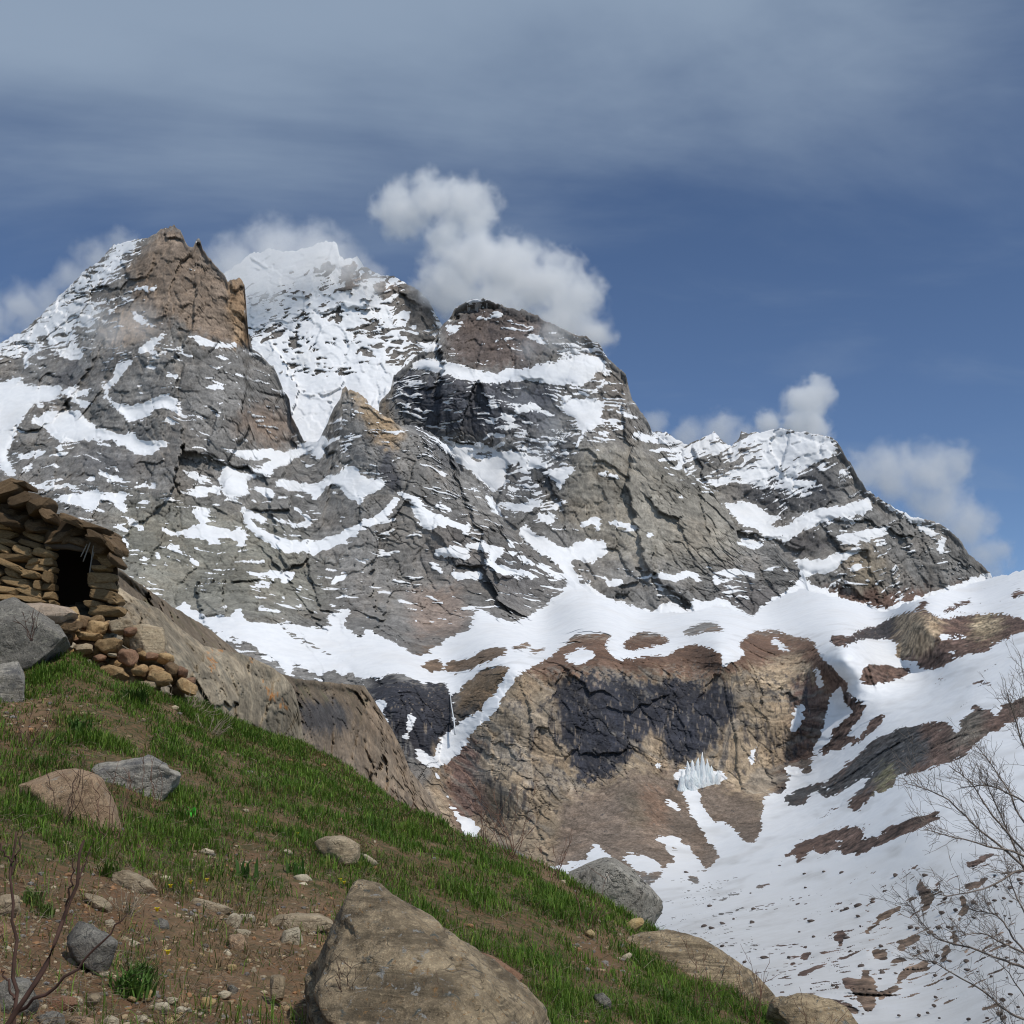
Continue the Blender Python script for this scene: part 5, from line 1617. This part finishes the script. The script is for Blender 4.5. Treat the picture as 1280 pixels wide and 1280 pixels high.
twig_shrub(40, 800, 5, 45, DT, 'thin dark twigs growing before the pinkish slab', 0.4, depth=18.8, kids=2)
twig_shrub(430, 1275, 8, 70, DT, 'dark stalks in front of the largest boulder', 0.35, depth=5.4)
twig_shrub(560, 1290, 3, 70, RT, 'single thin twigs before the middle of the largest boulder', 0.3, depth=5.3, kids=1)
# tufts of dry stems
twig_shrub(228, 905, 26, 50, PS, 'bundle of pale dry stems hanging at the foot of the outcrop', 0.9, depth=21, kids=1, lean=0.5, category='plant', name='withered_plant')
twig_shrub(255, 925, 18, 42, PS, 'dry stems beside the outcrop, lower bundle', 1.1, depth=19.5, kids=1, lean=0.7, category='plant', name='withered_plant')
twig_shrub(158, 1150, 26, 36, PS, 'tuft of pale dry grass in bare soil', 1.3, kids=0, category='dry tuft', name='dry_tuft')
twig_shrub(425, 1285, 14, 40, PS, 'pale dry stems at the left foot of largest boulder', 1.0, depth=5.3, kids=0, category='plant', name='withered_plant')


# the two dark stems at the left edge, close to the camera
def stem_plant(label, strokes, depth, mat, base):
    root = bpy.data.objects.new('bare_sapling', None)
    root.location = V(*base, depth)
    link(root, label=label, category='sapling')
    L0 = np.array(root.location)
    for pts, r0, r1 in strokes:
        p = smooth_path(np.array([at(x, y, depth + dz) for x, y, dz in pts]), 14) - L0
        p += RNG.normal(size=p.shape) * 0.0035
        link(tube_mesh('stem', [(p, np.linspace(r0, r1, 14))], mat, 6), root)


stem_plant('dark forked sapling stem rising from the bottom left corner', [
    ([(-2,1300,0),(15,1270,0),(45,1230,0),(65,1190,.02),(80,1150,.04),(95,1118,.05),(98,1085,.05),(106,1050,.06)], 0.010, 0.004),
    ([(98,1100,.05),(108,1075,.08),(118,1048,.1)], 0.004, 0.0018),
    ([(80,1150,.04),(88,1110,0),(92,1075,-.03)], 0.004, 0.0018),
    ([(20,1265,0),(60,1240,-.05),(100,1205,-.08),(135,1168,-.1),(158,1145,-.1)], 0.006, 0.002),
], 3.6, DT, (-2, 1300))
stem_plant('straight dark sapling stem with red bud near the left edge', [
    ([(18,1290,0),(18,1240,0),(20,1190,.02),(17,1140,.03),(14,1100,.03),(15,1070,.05),(20,1040,.06)], 0.007, 0.003),
    ([(14,1095,.03),(22,1068,.05),(30,1035,.07)], 0.004, 0.002),
    ([(15,1078,.03),(4,1062,.02),(-10,1040,0)], 0.004, 0.002),
    ([(20,1250,0),(10,1225,0),(2,1215,0)], 0.005, 0.002),
], 3.7, DT, (18, 1290))


# leafy green rosettes and the small bright green plant
def leaf_plant(px, py, n, hpx, col, label, depth=None, name='green_plant', category='plant', wid=0.07, spread=0.8):
    n = n * 2 if wid < 0.1 else n
    base = GV(px, py) if depth is None else V(px, py, depth)
    d = base.length; H = hpx / FPX * d
    az = RNG.random(n) * 6.28
    b = np.repeat(np.array(base)[None], n, 0) + RNG.normal(size=(n, 3)) * (H * 0.25, H * 0.2, 0)
    c = np.array(col)[None] * RNG.uniform(0.7, 1.3, (n, 1))
    v, f, s, cc = blades(b - np.array(base), H * RNG.uniform(0.5, 1.1, n), np.full(n, H * wid), spread * RNG.uniform(0.4, 1.2, n), az, c)
    o = tri_strip_mesh(name, v, f, M_LEAF, cc, s)
    o.location = base
    link(o, label=label, category=category)


M_LEAF = leaf_mat('leafy_plant', 0.3)
leaf_plant(238, 1020, 9, 16, (0.10, 0.62, 0.06), 'tiny vivid green plant in the grass right of veined boulder', wid=0.35, name='bright_green_plant')
leaf_plant(165, 1245, 60, 40, (0.085, 0.165, 0.028), 'green grass tuft near the bottom left soil')
leaf_plant(178, 1222, 60, 26, (0.075, 0.125, 0.025), 'low green cushion above the bottom grass tuft')
leaf_plant(55, 1150, 40, 22, (0.11, 0.165, 0.035), 'small green tuft between the left rocks')
leaf_plant(40, 1135, 30, 24, (0.10, 0.165, 0.035), 'small green tuft behind the straight sapling stem')
leaf_plant(135, 1102, 50, 22, (0.08, 0.14, 0.02), 'bright green moss tuft beside the long flat tan stone')
leaf_plant(425, 1262, 90, 40, (0.06, 0.105, 0.018), 'dark green grass clump against the largest boulder')
leaf_plant(372, 1098, 12, 22, (0.05, 0.11, 0.02), 'broad upright green leaves on the terrace edge', wid=0.2, spread=0.35)
leaf_plant(305, 1100, 10, 24, (0.045, 0.10, 0.02), 'dark upright leaves at the terrace edge, left pair', wid=0.2, spread=0.35)
leaf_plant(170, 880, 70, 26, (0.055, 0.10, 0.018), 'green clump below the pile of stones')
leaf_plant(100, 915, 40, 24, (0.07, 0.14, 0.025), 'leafy green clump above the veined boulder')
M_YELLOW = None
for (x, y) in ((209,1203),(195,1157),(212,1125),(237,1118),(425,1112),(430,1115),(321,1030),(372,1048),(258,1112)):
    b0 = GV(x, y); n = 5
    H = 0.035
    v, f, s, cc = blades(np.zeros((n, 3)) + (0, 0, 0.05), np.full(n, H), np.full(n, 0.018), np.full(n, 0.9), np.arange(n) * 1.256, np.tile((0.75, 0.58, 0.03), (n, 1)))
    o = tri_strip_mesh('yellow_flower', v, f, M_LEAF, cc, s)
    o.location = b0
    link(o, label='tiny yellow flower in the turf', category='flower', group='tiny yellow flowers in the turf')


# ------------------------------------------------------------------ birch at the right
def build_birch():
    D = 13.5
    root = bpy.data.objects.new('birch_tree', None)
    root.location = V(1470, 1560, D)
    link(root, label='bare birch reaching into the picture from the right', category='tree')
    L0 = np.array(root.location)
    bark = M_TWIG['birch_bark']
    tr = smooth_path(np.array([at(x, y, D + z) for x, y, z in ((1470,1580,0),(1452,1400,.1),(1440,1250,.2),(1425,1100,.3),(1400,950,.4),(1380,780,.5),(1372,640,.5))]), 24) - L0
    link(tube_mesh('trunk', [(tr, np.linspace(0.12, 0.02, 24))], bark, 9), root)
    BR = [
     [(1452,1400),(1380,1320),(1280,1275),(1255,1260),(1230,1240),(1190,1215),(1172,1204),(1150,1198)],
     [(1445,1330),(1370,1260),(1280,1212),(1250,1198),(1220,1187),(1190,1178),(1165,1168),(1150,1150),(1140,1135),(1128,1120)],
     [(1442,1290),(1370,1225),(1280,1188),(1255,1178),(1225,1170),(1200,1170)],
     [(1450,1380),(1350,1270),(1280,1185),(1262,1165),(1245,1143),(1230,1138),(1212,1135)],
     [(1430,1180),(1350,1110),(1280,1085),(1255,1090),(1225,1105),(1190,1113),(1170,1108)],
     [(1432,1190),(1350,1140),(1280,1080),(1250,1055),(1220,1030),(1190,1000),(1160,985),(1140,975)],
     [(1428,1150),(1340,1115),(1280,1065),(1240,1020),(1210,975),(1185,955)],
     [(1425,1120),(1340,1080),(1280,1030),(1260,990),(1235,950),(1215,925)],
     [(1430,1160),(1340,1100),(1280,1070),(1240,1058),(1200,1048),(1158,1040)],
     [(1405,1000),(1340,980),(1290,950),(1270,900),(1258,865)],
     [(1400,980),(1330,960),(1285,920),(1275,880),(1278,840)],
     [(1420,1080),(1340,1040),(1275,1000),(1235,985),(1200,985)],
     [(1280,1245),(1262,1218),(1245,1203)],
     [(1445,1330),(1350,1230),(1290,1150),(1270,1110),(1262,1080)],
     [(1440,1250),(1350,1180),(1295,1110),(1268,1050),(1250,1010),(1240,980)],
     [(1455,1420),(1380,1340),(1300,1310),(1262,1290),(1240,1262)],
    ]
    for b in BR:
        z0, z1 = RNG.uniform(-0.8, 1.2, 2)
        n = 8 + 3 * len(b)
        zz = np.linspace(z0 * 0.3, z1, len(b))
        p = smooth_path(np.array([at(x, y, D + z) for (x, y), z in zip(b, zz)]), n) - L0
        p += np.cumsum(RNG.normal(size=p.shape) * 0.006, 0)
        br = tube_mesh('branch', [(p, np.linspace(0.019, 0.0038, n) if len(b) > 3 else np.linspace(0.008, 0.003, n))], bark, 6)
        link(br, root)
        # twigs, with a part of its own for each branch
        paths = []
        N = 38 if len(b) > 3 else 8
        for _ in range(N):
            i = int(np.clip(RNG.beta(2.2, 1.0) * (n - 1), n * 0.22, n - 2))
            tang = p[i + 1] - p[i]; tang /= np.linalg.norm(tang)
            dv = tang * 0.8 + np.array((-0.05, 0, 0.75)) * RNG.uniform(-0.1, 1.0) + RNG.normal(size=3) * (0.45, 0.5, 0.42)
            dv /= np.linalg.norm(dv)
            Lt = RNG.uniform(0.14, 0.52)
            t = np.linspace(0, 1, 7)[:, None]
            curve = p[i] + dv * Lt * t + np.array((0, 0, 0.14)) * Lt * t ** 2 + np.cumsum(RNG.normal(size=(7, 3)) * 0.014, 0) * (t > 0)
            paths.append((curve, np.linspace(0.0034, 0.0015, 7)))
            for _k in range(3):
                j = RNG.integers(2, 6)
                d2 = dv + RNG.normal(size=3) * 0.6; d2 /= np.linalg.norm(d2)
                l2 = Lt * RNG.uniform(0.2, 0.55)
                t2 = np.linspace(0, 1, 4)[:, None]
                paths.append((curve[j] + d2 * l2 * t2 + np.cumsum(RNG.normal(size=(4, 3)) * 0.008, 0) * (t2 > 0), np.linspace(0.0026, 0.0014, 4)))
        tw = tube_mesh('twigs', paths, bark, 3)
        tw['kind'] = 'stuff'
        link(tw, br)


build_birch()


# ------------------------------------------------------------------ ice and water on the cliff
m_ice, nt, b_ = new_mat('blue_white_ice')
k = NB(nt)
ni = k.noise(k.mapping(k.n('ShaderNodeNewGeometry').outputs['Position'], (1, 1, 0.15)), 0.35, 5, 0.65)
k.link(k.mix(k.maprange(ni, 0.35, 0.65), (0.72, 0.80, 0.82), (0.86, 0.88, 0.885)), b_.inputs['Base Color'])
b_.inputs['Roughness'].default_value = 0.4
bp = k.n('ShaderNodeBump'); bp.inputs['Distance'].default_value = 2.5; k.link(ni, bp.inputs['Height']); k.link(bp.outputs[0], b_.inputs['Normal'])


def cone_cluster(name, spikes, Y, mat, label, category):
    """ice columns: each spike (px, py_top, py_base, half-width px)"""
    V_, F_, S_ = [], [], []
    off = 0
    S = 9
    for (x, yt, yb, hw) in spikes:
        nr = 9
        for r_ in range(nr):
            t = r_ / (nr - 1)
            y = yb + (yt - yb) * t
            R = hw * (1 - t) ** 0.8 * (1 + 0.25 * RNG.normal()) + 0.25
            c = at(x + RNG.normal() * 0.5, y, Y)
            R = R / FPX * Y
            a = np.arange(S) / S * 6.283
            V_.append(np.c_[c[0] + R * np.cos(a), c[1] + R * 0.8 * np.sin(a), np.full(S, c[2])])
        i = (np.arange(nr - 1) * S)[:, None]; j = np.arange(S)[None]; j2 = (j + 1) % S
        F_.append(np.stack([i + j, i + j2, i + S + j2, i + S + j], -1).reshape(-1) + off); S_.append(np.full((nr - 1) * S, 4))
        F_.append(np.arange(S) + off + (nr - 1) * S); S_.append([S])
        off += nr * S
    o = tri_strip_mesh(name, np.concatenate(V_), np.concatenate(F_), mat, None, np.concatenate(S_))
    link(o, label=label, category=category)


cone_cluster('icefall', [(860,951,985,7),(866,950,990,8),(872,947,992,8),(878,940,994,7),(884,948,992,8),(889,957,990,8),(853,961,995,8),(897,963,995,8),(868,962,1012,9),(876,965,1015,9)], 1512, m_ice, 'jagged blue-white icefall at the foot of the dark cliff', 'icefall')
m_fall, nt, b_ = new_mat('falling_water'); b_.inputs['Base Color'].default_value = (0.62, 0.64, 0.66, 1); b_.inputs['Roughness'].default_value = 0.3
wp = np.array([at(x, y, float(dD(np.array(float(x)), np.array(float(y)))) - 14) for x, y in ((563,868),(564,880),(566,892),(568,905),(569,918))])
link(tube_mesh('waterfall', [(wp, np.array((0.7, 0.8, 0.9, 1.1, 1.5)))], m_fall, 6), label='thin waterfall dropping into the dark gorge', category='waterfall')


# ------------------------------------------------------------------ rocks lying on the snowfield
def snow_rocks():
    v3, f3 = ico(2)
    prot = []
    for i in range(6):
        o = stone_outline(0, 0, 2.0, 2.0)
        p2 = np.concatenate([np.c_[o[:, 0], np.full(len(o), z), o[:, 1]] * s for z, s in ((-0.9, 0.8), (0, 1.0), (0.9, 0.8))])
        prot.append(hull_rock_mesh('rock', p2, R_DARKSTONE, 2, 0.08, i * 2.9 + 100, 60)[0])
    cnt = 0
    while cnt < 110:
        x = RNG.uniform(850, 1280); y = RNG.uniform(1085, 1279)
        if y > 1180 + (x - 850) * 0.9 or RNG.random() > 0.25 + 0.75 * ((x - 850) / 430):
            continue
        if sample(M_SNOW, np.array([x]), np.array([y]))[0] < 0.9:
            continue
        Y = float(dD(np.array(x), np.array(y)))
        ob = bpy.data.objects.new('rock', prot[cnt % 6])
        s = RNG.uniform(1.2, 3.6) / FPX * Y
        ob.location = V(x, y, Y)
        ob.scale = (s * RNG.uniform(1, 1.8), s * 1.3, s * 0.7)
        ob.rotation_euler = (0, RNG.uniform(-0.5, 0.1), RNG.uniform(0, 6))
        link(ob, label='small dark rock lying on the lower snowfield', category='rock', group='small dark rocks on the lower snowfield')
        cnt += 1


snow_rocks()


# ------------------------------------------------------------------ clouds
def cloud(name, blobs, Y, dens, label, flat=1.0, noise_px=28, erode=1.0, soft=1.0, aniso=0.0):
    s = Y / FPX
    cs = [(np.array([float(c) for c in at(x, y, Y + (z if len(b_) > 3 else 0) * s)]), r * s) for b_ in blobs for (x, y, r, z) in [(*b_[:3], b_[3] if len(b_) > 3 else 0)]]
    v, f = ico(3)
    V_, F_ = [], []
    for i, (c, r) in enumerate(cs):
        V_.append(v * r * 1.12 * np.array((1, flat, 1)) + c); F_.append(f + i * len(v))
    me = bpy.data.meshes.new(name)
    me.from_pydata(np.concatenate(V_).tolist(), [], np.concatenate(F_).tolist())
    tmp = bpy.data.objects.new('tmp', me)
    COL.objects.link(tmp)
    md = tmp.modifiers.new('r', 'REMESH'); md.mode = 'VOXEL'; md.voxel_size = min(r for _, r in cs) * 0.28
    dg = bpy.context.evaluated_depsgraph_get()
    me2 = bpy.data.meshes.new_from_object(tmp.evaluated_get(dg))
    bpy.data.objects.remove(tmp)
    o = bpy.data.objects.new(name, me2)
    link(o, kind='stuff', label=label, category='cloud')
    m = bpy.data.materials.new(name + '_vapour'); m.use_nodes = True
    nt = m.node_tree; nt.nodes.clear(); k = NB(nt)
    out = k.n('ShaderNodeOutputMaterial')
    pv = k.n('ShaderNodeVolumePrincipled')
    pv.inputs['Color'].default_value = (1, 1, 1, 1)
    pv.inputs['Anisotropy'].default_value = aniso
    pos = k.n('ShaderNodeNewGeometry').outputs['Position']
    field = None
    for c, r in cs:
        vm = k.n('ShaderNodeVectorMath', operation='SUBTRACT'); k.link(pos, vm.inputs[0]); vm.inputs[1].default_value = c
        vs = k.n('ShaderNodeVectorMath', operation='MULTIPLY'); k.link(vm.outputs[0], vs.inputs[0]); vs.inputs[1].default_value = (1 / r, 1 / (r * flat), 1 / r)
        ln = k.n('ShaderNodeVectorMath', operation='LENGTH'); k.link(vs.outputs[0], ln.inputs[0])
        g = k.math('SUBTRACT', 1.0, ln.outputs['Value'])
        field = g if field is None else k.math('SMOOTH_MAX', field, g, 0.25)
    n1 = k.noise(pos, 1.0 / (noise_px * s), 5, 0.6, 0.3)
    d = k.math('ADD', field, k.math('MULTIPLY', k.math('SUBTRACT', n1, 0.52), 1.9 * erode))
    d = k.maprange(d, 0.05, 0.05 + 0.55 * soft)
    d = k.math('MULTIPLY', d, k.maprange(field, -0.05, 0.12))
    k.link(k.math('MULTIPLY', d, dens), pv.inputs['Density'])
    k.link(pv.outputs[0], out.inputs['Volume'])
    m.cycles.volume_step_rate = 1.0
    me2.materials.clear(); me2.materials.append(m)
    return o


cloud('cloud', [(500,262,52),(540,248,50),(585,262,56),(560,300,42),(590,330,70),(640,345,70),(690,360,66),(720,372,52),(560,360,60),(620,395,70),(700,410,62),(740,420,40)], 4900, 0.016, 'largest white cloud rising behind the dark banded peak', soft=1.4)
cloud('cloud', [(295,335,60),(345,315,64),(395,318,58),(430,332,44),(462,348,32),(320,355,52)], 4850, 0.008, 'thin cloud veil over the highest snow summit', soft=1.6, erode=0.8)
cloud('cloud', [(-20,400,60),(30,385,48),(60,380,40),(90,350,40),(120,325,42),(150,305,34)], 3420, 0.008, 'cloud at the left edge behind the tower ridge', soft=1.5)
cloud('cloud', [(140,415,52),(175,405,44),(120,400,36)], 2980, 0.006, 'thin mist patch in front of the tower', soft=1.8, erode=0.7)
cloud('cloud', [(690,420,42),(660,435,30),(720,440,28)], 3800, 0.005, 'mist patch touching the crest of the dark peak', soft=1.8, erode=0.8)
cloud('cloud', [(690,530,42),(680,565,34),(650,500,30)], 3500, 0.003, 'faint mist on the dark wall', soft=1.8, erode=0.8)
cloud('cloud', [(1010,505,40),(1005,535,44),(1020,490,30),(960,530,26)], 5600, 0.013, 'small upright cloud above the far right peak')
cloud('cloud', [(900,540,40),(860,545,34),(930,550,30),(820,530,26)], 5700, 0.007, 'low cloud behind the ridge left of far right peak', soft=1.4)
cloud('cloud', [(1110,590,52),(1160,595,56),(1190,580,40),(1170,630,56),(1210,660,48),(1235,695,40),(1080,590,40)], 5700, 0.006, 'grey cloud behind the right shoulder of far peak', soft=1.4)
